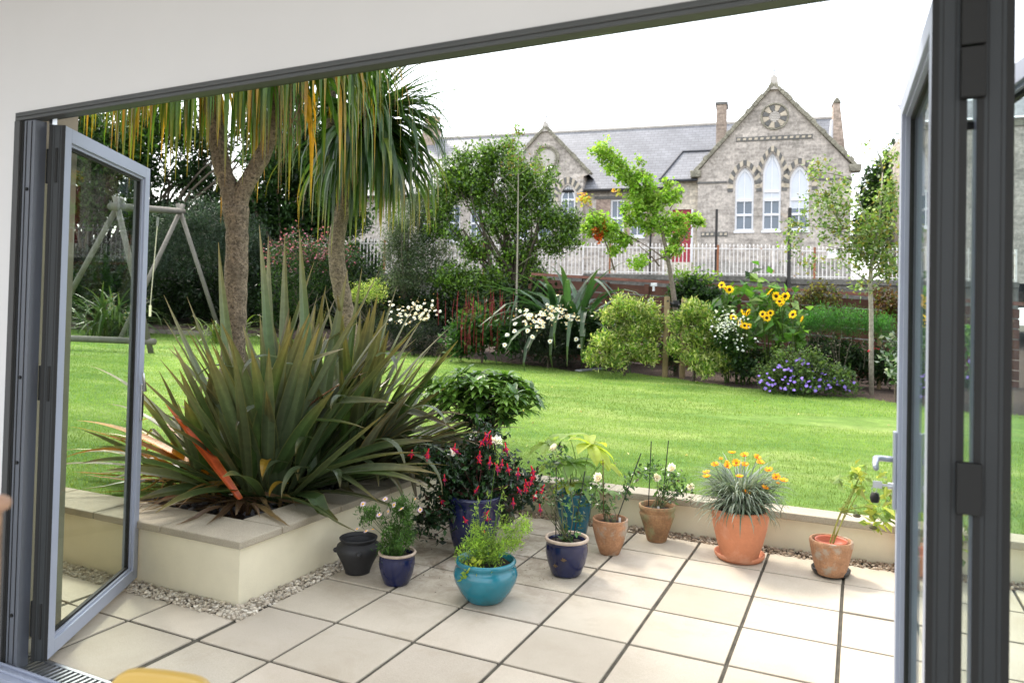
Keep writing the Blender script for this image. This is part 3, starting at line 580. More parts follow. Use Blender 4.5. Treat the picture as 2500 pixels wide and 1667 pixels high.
saucer('black plastic saucer under the pot hidden behind the right door edge', Wz(2243, 1398, 0), .095, .026, P_PLS)
# ------------------------------------------------------------------ canes and plant labels
CANE = M('dark_plastic_cane', (.012, .014, .012), rough=.5, var=None)
def cane(label, c, a, b_, r=.0035, mat=CANE):
    m = MB(); m.tube([a, b_], r, (.12, .06, .03), 8); o = m.build('plant_cane', mat, at=a); tag(o, label, 'cane', 'plant support canes')
def D_(p): return float((A(p)-CAM) @ FW)
def at(p, x, y, dd=0): return Wd(x, y, D_(p)+dd)
c = t8[1]; cane('thin black cane in the mossy urn pot, left of its two', c, at(c, 1583, 1236), at(c, 1590, 1077)); cane('thin black cane in the mossy urn pot, right of its two', c, at(c, 1616, 1236, .03), at(c, 1632, 1075, .03))
c = t7[1]; cane('black cane leaning right out of the narrow-footed terracotta pot', c, at(c, 1508, 1262), at(c, 1565, 1106)); cane('short brown cane in the narrow-footed terracotta pot', c, at(c, 1474, 1262), at(c, 1472, 1122), .003, WOODY)
c = t6[1]; cane('black cane standing in the navy pot with pale rim', c, at(c, 1357, 1325), at(c, 1358, 1140)); cane('slanting black cane in the navy pot with pale rim', c, at(c, 1398, 1325), at(c, 1428, 1150))
c = t5[1]; cane('black cane beside the big hand-shaped leaves in the teal pot', c, at(c, 1390, 1215), at(c, 1396, 1130))
WH = M('white_plastic', (.75, .75, .72), rough=.5, var=None)
for lb, p, q in (('white upright plant label in the narrow-footed terracotta pot', t7[1], (1513, 1280)), ('small white plant label in the mossy urn pot', t8[1], (1607, 1252))):
    m = MB(); P0 = at(p, *q, -.04); m.box((-.007, -.001, -.04), (.007, .001, .045), R=Matrix.Rotation(.2, 3, 'Y') if 0 else None, o=P0); o = m.build('plant_label', WH, at=P0); tag(o, lb, 'plant label', 'plant labels')
# ------------------------------------------------------------------ potted plants
def plant(name, label, cat, base, group='potted plants'): return thing(name, label, cat, base, group)
def stems(t, base, tips, r, col, bend=.1, name='stem', mat=WOODY, spread=.02):
    m = MB()
    for q in tips:
        P, R = twig(A(base)+V3(*(rng.normal(size=2)*spread), 0), A(q), r, r*.45, bend); m.tube(P, R, col, 6, False)
    return m.build(name, mat, t, smooth=True)
def loc_blob(c, x, y, rx, ry, dd=0, rz=None): return bl(x, y, D_(c)+dd, rx, ry, rz)
# pink daisies
c = t1[1]+V3(0, 0, .16); t = plant('daisy_plant', 'bushy small-leaved plant with pink and white daisies in the small navy pot', 'plant', c)
B_ = [loc_blob(c, 975, 1300, 42, 55), loc_blob(c, 985, 1245, 38, 38), loc_blob(c, 905, 1262, 38, 22), loc_blob(c, 955, 1345, 34, 28)]
m = MB(); cs = cloud(m, B_, 130, 22, .022, .026, .28, [(.07, .16, .03), (.10, .21, .04), (.14, .28, .06)], up=.5); m.build('foliage', LEAF, t); stems(t, c-V3(0, 0, .01), cs[::4], .0022, (.08, .13, .04), name='stem')
for x, y in ((886, 1230), (940, 1218), (910, 1292), (894, 1296), (926, 1256), (962, 1232), (948, 1248), (980, 1242), (1014, 1218), (1026, 1244), (872, 1291)):
    flower('pnk', t, at(c, x, y, -.08+rng.normal()*.02), nrm(V3(-.0, -.7, .7)+rng.normal(size=3)*.35), 1.1)
# fuchsia
c = t2[1]+V3(0, 0, .34); t = plant('fuchsia', 'large dark-leaved fuchsia with red and purple hanging flowers in the tall navy pot', 'plant', c)
B_ = [loc_blob(c, 1160, 1150, 95, 70, .05), loc_blob(c, 1100, 1190, 75, 55, 0), loc_blob(c, 1230, 1180, 75, 65, .1), loc_blob(c, 1175, 1080, 60, 40, .1), loc_blob(c, 1060, 1130, 45, 35, 0), loc_blob(c, 1090, 1250, 55, 30, -.05), loc_blob(c, 1290, 1200, 38, 45, .15), loc_blob(c, 1050, 1270, 30, 40, 0)]
m = MB(); cs = cloud(m, B_, 300, 16, .05, .042, .55, [(.022, .060, .022), (.035, .085, .028), (.05, .12, .035), (.03, .05, .025), (.06, .03, .02)], up=-.05, w=[4, 4, 2, 2, .5]); m.build('foliage', GLOSSY, t); stems(t, c, cs[::5], .004, (.12, .035, .03), .18, 'stem')
fl = [(1186, 1065), (1193, 1058), (1180, 1075), (1198, 1072), (1107, 1098), (1043, 1110), (1045, 1104), (1171, 1108), (1196, 1123), (1235, 1090), (1226, 1128), (1214, 1140), (1211, 1136), (1168, 1122), (1265, 1150), (1300, 1146), (1302, 1158), (1297, 1172), (1324, 1206), (1318, 1238), (1282, 1190), (1253, 1222), (1266, 1194), (1076, 1218), (1140, 1252), (1148, 1240), (1134, 1266), (1165, 1193), (1190, 1260), (1182, 1290), (1005, 1105), (1284, 1176), (1326, 1190), (1240, 1140), (1110, 1090), (1141, 1262), (1190, 1250), (1308, 1206), (1085, 1165)]
for x, y in fl: flower('fuc', t, at(c, x, y, -.16+rng.normal()*.04), nrm(V3(0, 0, 1)+rng.normal(size=3)*.3), .8+.3*rng.random())
m = MB()
for x, y in ((1208, 1075), (1105, 1105), (1214, 1077)): leaves(m, at(c, x, y, -.12)+rng.normal(size=(24, 3))*.008, .022, .8, [(.8, .78, .76)])
m.build('white_bloom', PETAL, t)
# round evergreen standard
c = t3[1]+V3(0, 0, .28); t = plant('rhododendron', 'round-headed evergreen with thick glossy whorled leaves on a short stem before the lawn', 'shrub', c)
m = MB(); hub = at(c, 1190, 1035)
tips = []
for x, y, rx, ry, n in ((1130, 950, 90, 28, 26), (1230, 950, 90, 28, 28), (1180, 930, 90, 20, 20), (1100, 985, 75, 25, 16), (1260, 975, 60, 30, 14), (1190, 985, 100, 40, 26)):
    b_ = loc_blob(c, x, y, rx, ry, 0, 90); tips.append(blobpts(*b_, n, .35))
tips = np.concatenate(tips); pal = A([(.08, .18, .035), (.13, .26, .045), (.20, .38, .06), (.28, .48, .09)])
for p in tips:
    ax = nrm(p-hub+V3(0, 0, .16)); k_ = pal[rng.integers(0, 4)]
    for i in range(rng.integers(9, 13)):
        a = i*2.4; side = nrm(np.cross(ax, V3(0, 0, 1)+.01)); s2 = np.cross(ax, side); d = nrm(ax*(.35+.5*rng.random())+side*cos(a)+s2*sin(a))
        az = math.atan2(d[1], d[0]); e = math.asin(np.clip(d[2], -1, 1)); q = k_*(.8+.5*rng.random())
        blade(m, p, az, e, .105+.04*rng.random(), .038, .55, q, q*1.15, seg=3, fold=.12, wp=.5, pw=2.6)
m.build('foliage', GLOSSY, t)
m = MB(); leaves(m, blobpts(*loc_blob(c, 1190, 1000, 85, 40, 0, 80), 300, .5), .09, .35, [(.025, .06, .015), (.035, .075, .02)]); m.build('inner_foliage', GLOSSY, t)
hub2 = at(c, 1190, 1060); stems(t, c, [hub2, hub2+V3(.03, .02, 0)], .014, (.10, .075, .05), .04, 'stem'); stems(t, hub2, list(tips[::3]), .006, (.10, .075, .05), .1, 'branch')
# turquoise bowl: lacy light greens and lettuce leaves, tall thin stems
c = t4[1]+V3(0, 0, .19); t = plant('lacy_leaf_plant', 'feathery pale green plant with tall thin stalks in the turquoise bowl', 'plant', c)
B_ = [loc_blob(c, 1185, 1345, 62, 28), loc_blob(c, 1150, 1350, 40, 30, -.05), loc_blob(c, 1240, 1330, 40, 30, 0), loc_blob(c, 1170, 1310, 40, 30), loc_blob(c, 1262, 1290, 35, 35, .05)]
m = MB(); cs = cloud(m, B_, 170, 20, .028, .022, .22, [(.42, .62, .08), (.55, .74, .11), (.28, .48, .07)], up=.3); fol = m
m = MB(); P_ = [(1130, 1400), (1145, 1385), (1168, 1392), (1140, 1412), (1186, 1410), (1190, 1425), (1160, 1375), (1205, 1398)]
for x, y in P_:
    q = at(c, x, y, -.12); k_ = [(.55, .62, .07), (.38, .56, .08)][rng.integers(0, 2)]
    leaves(m, q+rng.normal(size=(9, 3))*.012, .034, .6, [k_], up=-.1, droop=.4)
m.build('lobed_leaf', LEAF, t)
T = [(1165, 1228), (1160, 1240), (1222, 1235), (1228, 1192), (1218, 1083), (1192, 1212), (1150, 1300), (1278, 1262), (1262, 1285), (1213, 1250)]
stems(t, c, [at(c, x, y) for x, y in T], .0026, (.20, .32, .07), .05, 'flower_stalk', LEAF, .03)
m = fol
for x, y in T:
    q = at(c, x, y)
    for k_ in range(3): leaves(m, q-V3(0, 0, .05*k_)+rng.normal(size=(8, 3))*.006, .026, .22, [(.42, .58, .12)], up=.3)
m.build('foliage', LEAF, t)
# fatsia
c = t5[1]+V3(0, 0, .27); t = plant('fatsia', 'pale lime plant with big hand-shaped leaves in the tall teal pot', 'plant', c)
FT = [(1390, 1065, 70, .95), (1440, 1085, 75, .9), (1400, 1130, 70, .8), (1345, 1085, 60, .7), (1470, 1130, 60, .75), (1430, 1180, 55, .5), (1360, 1130, 55, .6), (1395, 1180, 60, .45), (1480, 1200, 45, .6)]
m = MB(); hub = c+V3(0, 0, .02); ptsT = []
for i, (x, y, s_, lf) in enumerate(FT):
    q = at(c, x, y, -.10+.2*rng.random()); ptsT.append(q); r_ = s_/FPX*D_(c)*1.0; k_ = A([(.50, .66, .16), (.62, .72, .10), (.36, .56, .18)][i % 3])*(.85+.3*rng.random())
    az0 = math.atan2(q[1]-hub[1], q[0]-hub[0]) if np.linalg.norm((q-hub)[:2]) > .03 else -1.5
    tilt = -.15-.5*rng.random()
    for j_ in range(7):
        da = (j_-3)*.72; L_ = r_*(1.1-.10*abs(j_-3)); e_ = tilt*cos(da)+.10
        blade(m, q, az0+da, e_+.15, L_, r_*.46, .75, k_, k_*1.1, seg=5, fold=.14, wp=.55, pw=2.2)
m.build('leaf', LEAF, t); stems(t, c, ptsT, .0045, (.26, .36, .10), .08, 'leaf_stalk', LEAF)
m = MB()
for x, y in ((1350, 1098), (1352, 1090)): leaves(m, at(c, x, y, -.15)+rng.normal(size=(60, 3))*.012, .012, .6, [(.75, .72, .6)])
m.build('cream_bloom', PETAL, t)
# roses
def rose(label, c, blobs, flowers, n, tipn=10):
    t = plant('rose_bush', label, 'rose', c); m = MB(); cs = cloud(m, blobs, n, 7, .028, .030, .62, [(.06, .13, .03), (.09, .20, .04), (.14, .28, .06), (.10, .05, .03)], w=[3, 4, 3, .4], up=.1); m.build('foliage', GLOSSY, t)
    fp = [at(c, x, y, -.03+rng.normal()*.03) for x, y in flowers]; stems(t, c, list(cs[:tipn])+fp, .003, (.11, .12, .05), .12, 'stem')
    for p in fp: flower('ros', t, p, nrm(V3(-.1, -.6, .7)+rng.normal(size=3)*.3), .8+.25*rng.random(), 'rose_flower')
c = t6[1]+V3(0, 0, .19); rose('thin rose stems with sparse round leaves in the navy pot with pale rim', c, [loc_blob(c, 1350, 1200, 45, 45), loc_blob(c, 1400, 1250, 35, 60), loc_blob(c, 1380, 1310, 25, 25), loc_blob(c, 1345, 1110, 45, 25), loc_blob(c, 1345, 1155, 40, 30)], [(1355, 1095)], 52)
c = t7[1]+V3(0, 0, .2); rose('twiggy rose with one white bloom in the narrow-footed terracotta pot', c, [loc_blob(c, 1480, 1240, 40, 25), loc_blob(c, 1450, 1190, 30, 30), loc_blob(c, 1530, 1190, 30, 35), loc_blob(c, 1560, 1150, 18, 18), loc_blob(c, 1450, 1225, 35, 15)], [(1463, 1167)], 40)
c = t8[1]+V3(0, 0, .22); rose('rose with three white blooms and fresh green leaves in the mossy urn pot', c, [loc_blob(c, 1650, 1185, 45, 28), loc_blob(c, 1590, 1150, 40, 30), loc_blob(c, 1675, 1205, 28, 20), loc_blob(c, 1625, 1215, 30, 22), loc_blob(c, 1640, 1160, 30, 15)], [(1641, 1144), (1603, 1166), (1688, 1190)], 56)
# gazania
c = t9[1]+V3(0, 0, .29); t = plant('gazania', 'silver-leaved gazania mound with orange flowers in the biggest terracotta pot', 'plant', c)
m = MB()
for i in range(780):
    a = rng.random()*2*pi; e = rng.random()**.6*1.45; o_ = V3(cos(a), sin(a), 0)*rng.random()*.10
    k_ = A([(.16, .20, .15), (.22, .27, .21), (.12, .17, .11), (.28, .32, .27)][rng.integers(0, 4)])
    L_ = (.12+.12*rng.random())*(1+.55*sin(e)); blade(m, c+o_+V3(0, 0, rng.random()*.11), a+rng.normal()*.3, e, L_, .010, .9+.9*rng.random(), k_, k_*1.05, seg=5, fold=.2, wp=.6, pw=2.5)
m.build('foliage', M('silver_leaf', rough=.7, spec=.3, var=(30, .15), trans=.2), t)
gp = [(1787, 1106), (1818, 1112), (1848, 1117), (1746, 1135), (1776, 1138), (1798, 1131), (1818, 1135), (1856, 1130), (1725, 1154), (1725, 1164), (1805, 1164), (1877, 1148), (1895, 1165), (1913, 1174), (1867, 1191), (1821, 1203), (1775, 1128), (1760, 1120), (1899, 1180)]
fp = []
for i, (x, y) in enumerate(gp):
    p = at(c, x, y, -.13+rng.normal()*.05+(-.02 if y > 1160 else .08)); fp.append(p); flower('gaz', t, p, nrm(V3(0, -.35, 1)+rng.normal(size=3)*.25), (.95+.15*rng.random()) if i < 16 else .55)
stems(t, c, fp, .002, (.14, .20, .10), .08, 'flower_stalk', LEAF, .05)
# drooping young sunflower
c = t10[1]+V3(0, 0, .18); t = plant('young_sunflower', 'pale drooping young sunflower on long yellow stems in the pot by the right door', 'plant', c)
T = [(2052, 1250), (2085, 1190), (2105, 1190), (2100, 1160), (2060, 1230)]
T2 = [(2095, 1170), (2080, 1260), (2140, 1240), (2150, 1270), (2115, 1258)]
stems(t, c, [at(c, x, y) for x, y in T], .0045, (.50, .48, .16), .06, 'stem', LEAF, .02)
m = MB(); a = at(c, 2052, 1250)
for x, y in T2: P, R = twig(a, at(c, x, y), .004, .002, .12); m.tube(P, R, (.4, .45, .12), 6, False)
m.build('side_stem', LEAF, t)
m = MB(); YG = [(.46, .52, .10), (.55, .58, .12), (.34, .46, .10), (.30, .42, .14)]
for x, y, n, s_ in ((2098, 1160, 26, .05), (2080, 1185, 10, .05), (2110, 1190, 10, .05), (2060, 1178, 6, .07), (2140, 1240, 16, .075), (2155, 1262, 14, .08), (2122, 1230, 9, .06), (2135, 1275, 9, .06), (2160, 1180, 16, .05), (2168, 1215, 12, .06), (2165, 1165, 10, .05), (2085, 1248, 6, .05), (2180, 1250, 10, .07)):
    leaves(m, at(c, x, y, rng.normal()*.03)+rng.normal(size=(n, 3))*.022, s_, .62, YG, up=-.15)
m.build('foliage', LEAF, t)
m = MB()
for x, y in ((2132, 1287), (2092, 1258)): m.lathe([(.001, -.012), (.018, -.008), (.024, 0), (.012, .008), (.001, .01)], at(c, x, y, -.05), 14, (.07, .06, .02))
m.build('seed_head', PETAL, t)
c = t11[1]+V3(0, 0, .18); t = plant('young_sunflower', 'pale seedling leaves glimpsed between the right door edges', 'plant', c)
m = MB(); cs = cloud(m, [loc_blob(c, 2255, 1270, 30, 40), loc_blob(c, 2372, 1290, 30, 50), loc_blob(c, 2300, 1300, 60, 40)], 30, 8, .04, .06, .6, YG, up=-.1); m.build('foliage', LEAF, t); stems(t, c, list(cs[:6]), .004, (.5, .48, .16), .1, 'stem', LEAF)
# fallen bits on the slabs
m = MB(); n = 150; P = []
for x, y in ((1060, 1290), (1040, 1330), (1290, 1385), (1300, 1400), (1250, 1400), (1075, 1420), (1110, 1300), (1010, 1390)):
    q = Wz(x, y, .004); P.append(q+np.stack([rng.normal(size=16)*.09, rng.normal(size=16)*.09, np.zeros(16)], 1))
leaves(m, np.concatenate(P), .012, .4, [(.05, .03, .02), (.10, .04, .02), (.03, .02, .015)], up=-.2, fold=.05)
for i in range(len(m.v)): m.v[i][:, 2] = m.v[i][:, 2].clip(.002, .008)+rng.random(len(m.v[i]))*.001
o = m.build('fallen_petals', PETAL, at=(0, 0, 0)); tag(o, 'dark fallen petals and crumbs scattered on the slabs around the pots', 'debris', kind='stuff')
# ------------------------------------------------------------------ big spiky flax in the corner bed
def W_h(x, y): return float(lawn_h(x, y))
fb = V3(-3.75, 3.95, .30); t = thing('flax_plant', 'huge bronze-green spiky flax with orange streaked blades in the corner bed', 'plant', fb)
PH = [(.085, .135, .055), (.12, .16, .085), (.065, .11, .04), (.145, .175, .11), (.11, .135, .065), (.09, .16, .045)]
mg, mo = MB(), MB(); nb = 0
def fan(m, cx, cy, n, azc, azs, e0r, Lr, Wr, cr, pal, tipc, edge=(.30, .16, .04), **kw):
    for i in range(n):
        a = azc+azs*rng.uniform(-1, 1); e = rng.uniform(*e0r); L_ = rng.uniform(*Lr); k_ = A(pal[rng.integers(0, len(pal))])*(.8+.4*rng.random())
        b_ = V3(cx+rng.normal()*.09, cy+rng.normal()*.09, 0); b_[2] = .28
        blade(m, b_, a, e, L_, rng.uniform(*Wr), rng.uniform(*cr), k_, A(tipc)*(.7+.6*rng.random()), seg=12, edge=edge, fold=.16+.1*rng.random(), tw=rng.normal()*.35, wp=.35, pw=1.5, kink=(rng.uniform(.5, .8), rng.uniform(.5, 1.2)) if rng.random() < kw.get('pk', .12) else None, zmin=.352, rib=1.3)
EG = (.20, .19, .07)
for cx, cy, n_, q_ in ((-3.45, 3.68, 190, 1.), (-3.4, 4.5, 130, .92), (-3.8, 4.3, 80, .95), (-4.0, 3.65, 46, .7)):
    for i in range(n_):
        a = rng.random()*2*pi; r_ = rng.random()**.75; e = 1.5-1.25*r_+rng.normal()*.06; left = max(0, -cos(a)); near = max(0, -sin(a))
        L_ = q_*rng.uniform(1.15, 1.6)*(1-.28*r_)*(1-.28*left*r_-.22*near*r_); k_ = A(PH[rng.integers(0, len(PH))])*(.75+.45*rng.random()); kk = rng.random() < .2
        if near > .15 and r_ > .42 and rng.random() < .72: continue
        blade(mg, V3(cx+cos(a)*.16*r_+rng.normal()*.05, cy+sin(a)*.2*r_+rng.normal()*.06, .28), a, e, L_, rng.uniform(.08, .125), rng.uniform(.0, .35)+(.7*rng.random() if r_ > .6 else 0), k_, A([.26, .19, .07])*(.6+.7*rng.random()), seg=12, edge=EG, fold=.12+.1*rng.random(), tw=rng.normal()*.4, wp=.4, pw=2.2, kink=(rng.uniform(.5, .8), rng.uniform(.5, 1.2)) if kk and near < .5 else None, zmin=.352, rib=1.35)
fan(mg, -3.3, 4.9, 12, .3, .8, (.3, 1.0), (.8, 1.15), (.07, .10), (.3, 1.1), PH, (.22, .15, .07), pk=.3)
fan(mg, -3.2, 4.3, 22, -.1, .6, (.45, 1.0), (.9, 1.25), (.07, .10), (.3, 1.1), [(.12, .13, .10), (.16, .16, .13), (.09, .11, .06)], (.2, .14, .08), pk=.3)
fan(mo, -3.8, 3.55, 30, 3.0, .8, (.1, .8), (.8, 1.45), (.035, .06), (.3, 1.2), [(.42, .18, .04), (.32, .26, .07), (.65, .28, .02), (.22, .2, .08)], (.7, .26, .03), edge=(.5, .28, .03), pk=.2)
fan(mo, -3.6, 3.6, 10, -2.2, .8, (.1, .6), (.5, .9), (.035, .06), (.6, 1.4), [(.35, .22, .08), (.25, .18, .08)], (.45, .2, .05), edge=(.5, .3, .05), pk=.3)
fan(mo, -3.4, 3.4, 18, -1.0, 1.3, (.1, .6), (.3, .65), (.03, .05), (.6, 1.8), [(.20, .12, .07), (.30, .20, .10), (.14, .08, .05)], (.3, .2, .12), edge=(.3, .2, .1), pk=.3)
def target(m, base, tip_px, D, W_, arch, col, tip, **kw):   # one blade aimed from a base to a tip position
    q = Wd(tip_px[0], tip_px[1], D); d = q-A(base); L_ = np.linalg.norm(d); az = math.atan2(d[1], d[0]); e = math.asin(d[2]/L_)
    blade(m, base, az, e+arch*.5, L_*(1+arch*arch*.05), W_, arch, col, tip, seg=12, rib=1.25, **kw)
b0 = V3(-3.55, 3.62, .27)
for px_, D, W_, ar, k_ in (((555, 900), 5.2, .085, .1, 0), ((535, 588), 5.6, .09, -.2, 1), ((632, 550), 5.3, .085, .05, 0), ((730, 560), 5.3, .09, .05, 0), ((695, 575), 5.5, .085, .0, 3), ((655, 575), 5.6, .08, -.05, 1), ((770, 640), 5.4, .09, .1, 2), ((850, 660), 5.4, .095, .1, 1), ((1030, 720), 5.3, .10, .15, 3), ((1072, 748), 5.4, .10, .2, 1), ((1125, 862), 5.4, .085, .3, 3), ((930, 660), 5.6, .07, .1, 1), ((885, 655), 5.6, .06, .1, 0), ((400, 720), 5.1, .07, .0, 3), ((455, 725), 5.1, .075, .05, 2), ((970, 700), 5.6, .07, .1, 0), ((1105, 800), 5.6, .08, .2, 3)):
    q = V3(-3.6+rng.normal()*.12, 3.75+rng.normal()*.12, .27)
    if px_[0] > 840: q = V3(-3.4+rng.normal()*.1, 4.0+rng.normal()*.15, .27)
    target(mg, q, px_, D, W_*1.15, ar, A(PH[k_])*1.2, (.3, .22, .09), edge=EG, wp=.4, pw=1.5, fold=.15, tw=rng.normal()*.25)
pass
for p0, px_, D, W_, ar, k_, tp in ((V3(-3.30, 3.28, .40), (402, 985), 4.55, .10, .05, (.95, .17, .06), (.8, .2, .06)), (V3(-3.8, 3.5, .45), (185, 1035), 5.3, .085, .35, (1., .38, .01), (1., .45, .02)), (V3(-3.8, 3.45, .38), (325, 1275), 4.4, .05, .5, (.40, .13, .09), (.3, .12, .08)), (V3(-3.7, 3.45, .36), (465, 1198), 4.6, .075, .9, (.5, .33, .16), (.45, .28, .14)), (V3(-3.75, 3.5, .4), (330, 1160), 4.8, .06, .6, (.48, .36, .09), (.4, .3, .08)), (V3(-3.85, 3.6, .4), (215, 905), 5.5, .055, .5, (.20, .22, .12), (.6, .3, .03)), (V3(-3.85, 3.6, .4), (250, 1000), 5.5, .05, .6, (.16, .18, .10), (.5, .25, .03)), (V3(-3.85, 3.55, .4), (140, 1130), 5.3, .05, .5, (.16, .17, .08), (.3, .22, .05)), (V3(-3.6, 3.7, .5), (920, 912), 5.2, .06, .6, (.40, .18, .13), (.5, .22, .15))):
    target(mo, p0, px_, D, W_, ar, k_, tp, edge=(.6, .3, .05) if k_[0] > .3 else None, fold=.2, wp=.45, pw=1.5, tw=.1)
mo.build('orange_blades', STRAP, t)
# folded-over tips hanging on the front
m = mg
for x, y, L_, W_, az in ((690, 880, .33, .075, -1.9), (660, 1000, .34, .065, -1.6), (745, 900, .30, .07, -2.4), (760, 1070, .22, .05, -1.4), (810, 1150, .22, .05, -.6), (845, 970, .2, .045, -1.5), (700, 1130, .25, .05, -1.6), (755, 1145, .38, .055, -1.4), (655, 1125, .22, .06, -1.0), (560, 1180, .16, .06, -1.6), (700, 1180, .18, .05, -1.6), (590, 905, .35, .07, -2.6), (905, 1080, .45, .05, -.3), (960, 1120, .55, .05, -.2), (930, 1170, .4, .04, -.5), (1000, 1000, .35, .05, 0.), (870, 1130, .35, .05, -.4), (985, 1095, .45, .035, .1), (920, 870, .3, .05, -.4)):
    k_ = [(.17, .21, .15), (.13, .17, .09), (.42, .22, .03)][0 if y < 1060 else rng.integers(1, 2)]
    if (x, y) in ((700, 1180), (655, 1125), (560, 1180)): k_ = (.50, .30, .04)
    q = Wd(x, y, 4.55 if x < 850 else 4.75); blade(m, q, az, .5, L_, W_, 1.9, k_, A(k_)*.8+A([.15, .06, .0]), seg=9, fold=.15, wp=.3, pw=1.7, hang=1)
mg.build('blades', STRAP, t)
# dark slate chips under the plant
mb = MB(); P = np.stack([rng.uniform(-4.2, -3.12, 700), rng.uniform(3.16, 5.3, 700), np.full(700, .285)], 1); P[:, 2] += rng.random(700)*.02
pebbles(mb, P, .022, [(.10, .10, .11), (.16, .16, .17), (.06, .06, .065)]); o = mb.build('slate_chippings', M('slate_chip', rough=.6, var=(30, .2)), at=(0, 0, 0)); tag(o, 'dark grey slate chippings in the corner bed under the flax', 'chippings', kind='stuff')
# ------------------------------------------------------------------ palm-like cordylines
BARK = M('cordyline_bark', (.29, .225, .155), rough=.95, var=(10, .3), var2=(45, .6), spots=(42, .52, .08, (.13, .10, .07)), bump=(38, 1., .06), bump2=(140, .6, .01))
def trunk(m, pts, ws, D, k=18):
    P = [Wd(x, y, D) for x, y in pts]; P = A(P); t_ = np.arange(len(P)); tt = np.linspace(0, len(P)-1, (len(P)-1)*6+1)
    def ci(v): # smooth interpolation
        o = []
        for q in tt:
            i = min(int(q), len(v)-2); f_ = q-i; p0, p1, p2, p3 = v[max(i-1, 0)], v[i], v[i+1], v[min(i+2, len(v)-1)]
            o.append(.5*((2*p1)+(-p0+p2)*f_+(2*p0-5*p1+4*p2-p3)*f_**2+(-p0+3*p1-3*p2+p3)*f_**3))
        return A(o)
    r = ci(A(ws, ).astype(float))*D/FPX/2; r = r*(1+.04*rng.normal(size=len(r))); m.tube(ci(P), r, (1, 1, 1), k)
D = 5.9; bp_ = Wz(566, 1160, .28)
t = thing('cordyline_tree', 'tall cordyline with forked pale bark trunk and hanging yellow-tipped blades', 'tree', bp_, 'cordyline trees')
m = MB(); trunk(m, [(566, 1230), (566, 1050), (568, 900), (575, 720), (579, 580), (575, 505)], [66, 60, 56, 55, 54, 64], D)
trunk(m, [(570, 540), (562, 470), (543, 410), (530, 340), (518, 250), (505, 150), (500, 60)], [40, 44, 42, 40, 38, 36, 34], D)
trunk(m, [(578, 540), (592, 470), (622, 415), (650, 360), (668, 290), (682, 200), (700, 100), (705, 40)], [40, 40, 38, 37, 36, 38, 44, 44], D); m.build('trunk', BARK, t, smooth=True)
G1 = [(.08, .19, .02), (.12, .25, .03), (.06, .14, .02), (.16, .30, .03)]; O1 = [(.50, .32, .03), (.60, .30, .02), (.40, .34, .05), (.30, .14, .04)]
def head(c, n, Lr, Wr, er, cr, pal, tips, name, t, hang=1, azr=(0, 2*pi), sp=.06):
    m = MB()
    for i in range(n):
        a = rng.uniform(*azr); e = rng.uniform(*er); k_ = A(pal[rng.integers(0, len(pal))])*(.8+.4*rng.random())
        blade(m, c+V3(cos(a), sin(a), 0)*sp+V3(0, 0, rng.uniform(-.12, .12)), a, e, rng.uniform(*Lr), rng.uniform(*Wr), rng.uniform(*cr), k_, A(tips[rng.integers(0, len(tips))]), seg=10, fold=.15, wp=.2, pw=1.3, hang=hang)
    m.build(name, STRAP, t)
for (x, y) in ((500, 55), (705, 35)):
    c = Wd(x, y, D); head(c, 230, (1.0, 1.5), (.04, .062), (-.3, .9), (1.6, 2.6), G1, G1+O1[:2], 'green_blades', t)
    head(c-V3(0, 0, .1), 95, (1.0, 1.6), (.04, .062), (-.6, .2), (1.6, 2.2), G1+O1[:2], O1, 'yellowing_blades', t, sp=.1)
    head(c+V3(0, 0, .1), 90, (.7, 1.), (.035, .05), (.5, 1.45), (.4, 1.4), G1, G1, 'upper_blades', t)
c = Wd(390, 70, D+.3); head(c, 110, (.9, 1.3), (.035, .055), (-.3, .4), (1.6, 2.2), G1+O1[:2], O1, 'yellowing_blades', t, sp=.14)
m = MB()
for i in range(70):
    q = Wd(rng.uniform(655, 735), rng.uniform(150, 290), D-.02+rng.normal()*.05); P, R = twig(q, q+V3(rng.normal()*.06, rng.normal()*.04, -.18-.1*rng.random()), .004, .002, .3); m.tube(P, R, (.22, .13, .08), 4, False)
m.build('dead_fibres', WOODY, t)
D = 8.2; t = thing('cordyline_tree', 'shorter leaning cordyline with full drooping green head in front of the school roof', 'tree', Wd(850, 1010, D), 'cordyline trees')
m = MB(); trunk(m, [(862, 1030), (856, 900), (850, 790), (833, 705), (822, 630), (826, 560), (848, 470), (876, 380), (898, 310)], [58, 50, 44, 42, 40, 38, 36, 36, 40], D); m.build('trunk', BARK, t, smooth=True)
G2 = [(.05, .12, .03), (.065, .14, .035), (.035, .085, .022), (.085, .16, .04)]
c = Wd(897, 305, D)
head(c, 190, (.95, 1.3), (.06, .09), (-.5, .9), (1.7, 2.6), G2, G2+[(.35, .35, .04)], 'green_blades', t)
head(c-V3(0, 0, .15), 95, (1.0, 1.35), (.055, .08), (-.8, .1), (1.4, 2.0), G2+[(.2, .26, .04)], [(.5, .42, .04), (.45, .25, .03), (.2, .3, .04)], 'yellowing_blades', t, sp=.12)
head(c+V3(0, 0, .08), 90, (.8, 1.25), (.035, .055), (.2, 1.5), (.3, 1.4), G2, G2, 'upper_blades', t, hang=0)
head(c, 34, (1.2, 1.6), (.02, .03), (.25, .9), (.8, 1.6), [(.10, .16, .07)], [(.25, .25, .1)], 'arching_blades', t, hang=0, azr=(-.3, .9))
c = Wd(815, 120, D+.4); head(c, 150, (.9, 1.25), (.04, .065), (-.3, .9), (1.5, 2.4), G2, G2+[(.5, .42, .04)], 'green_blades', t)
head(c+V3(0, 0, .1), 80, (.9, 1.3), (.035, .055), (.3, 1.5), (.3, 1.4), G2, G2, 'upper_blades', t, hang=0)
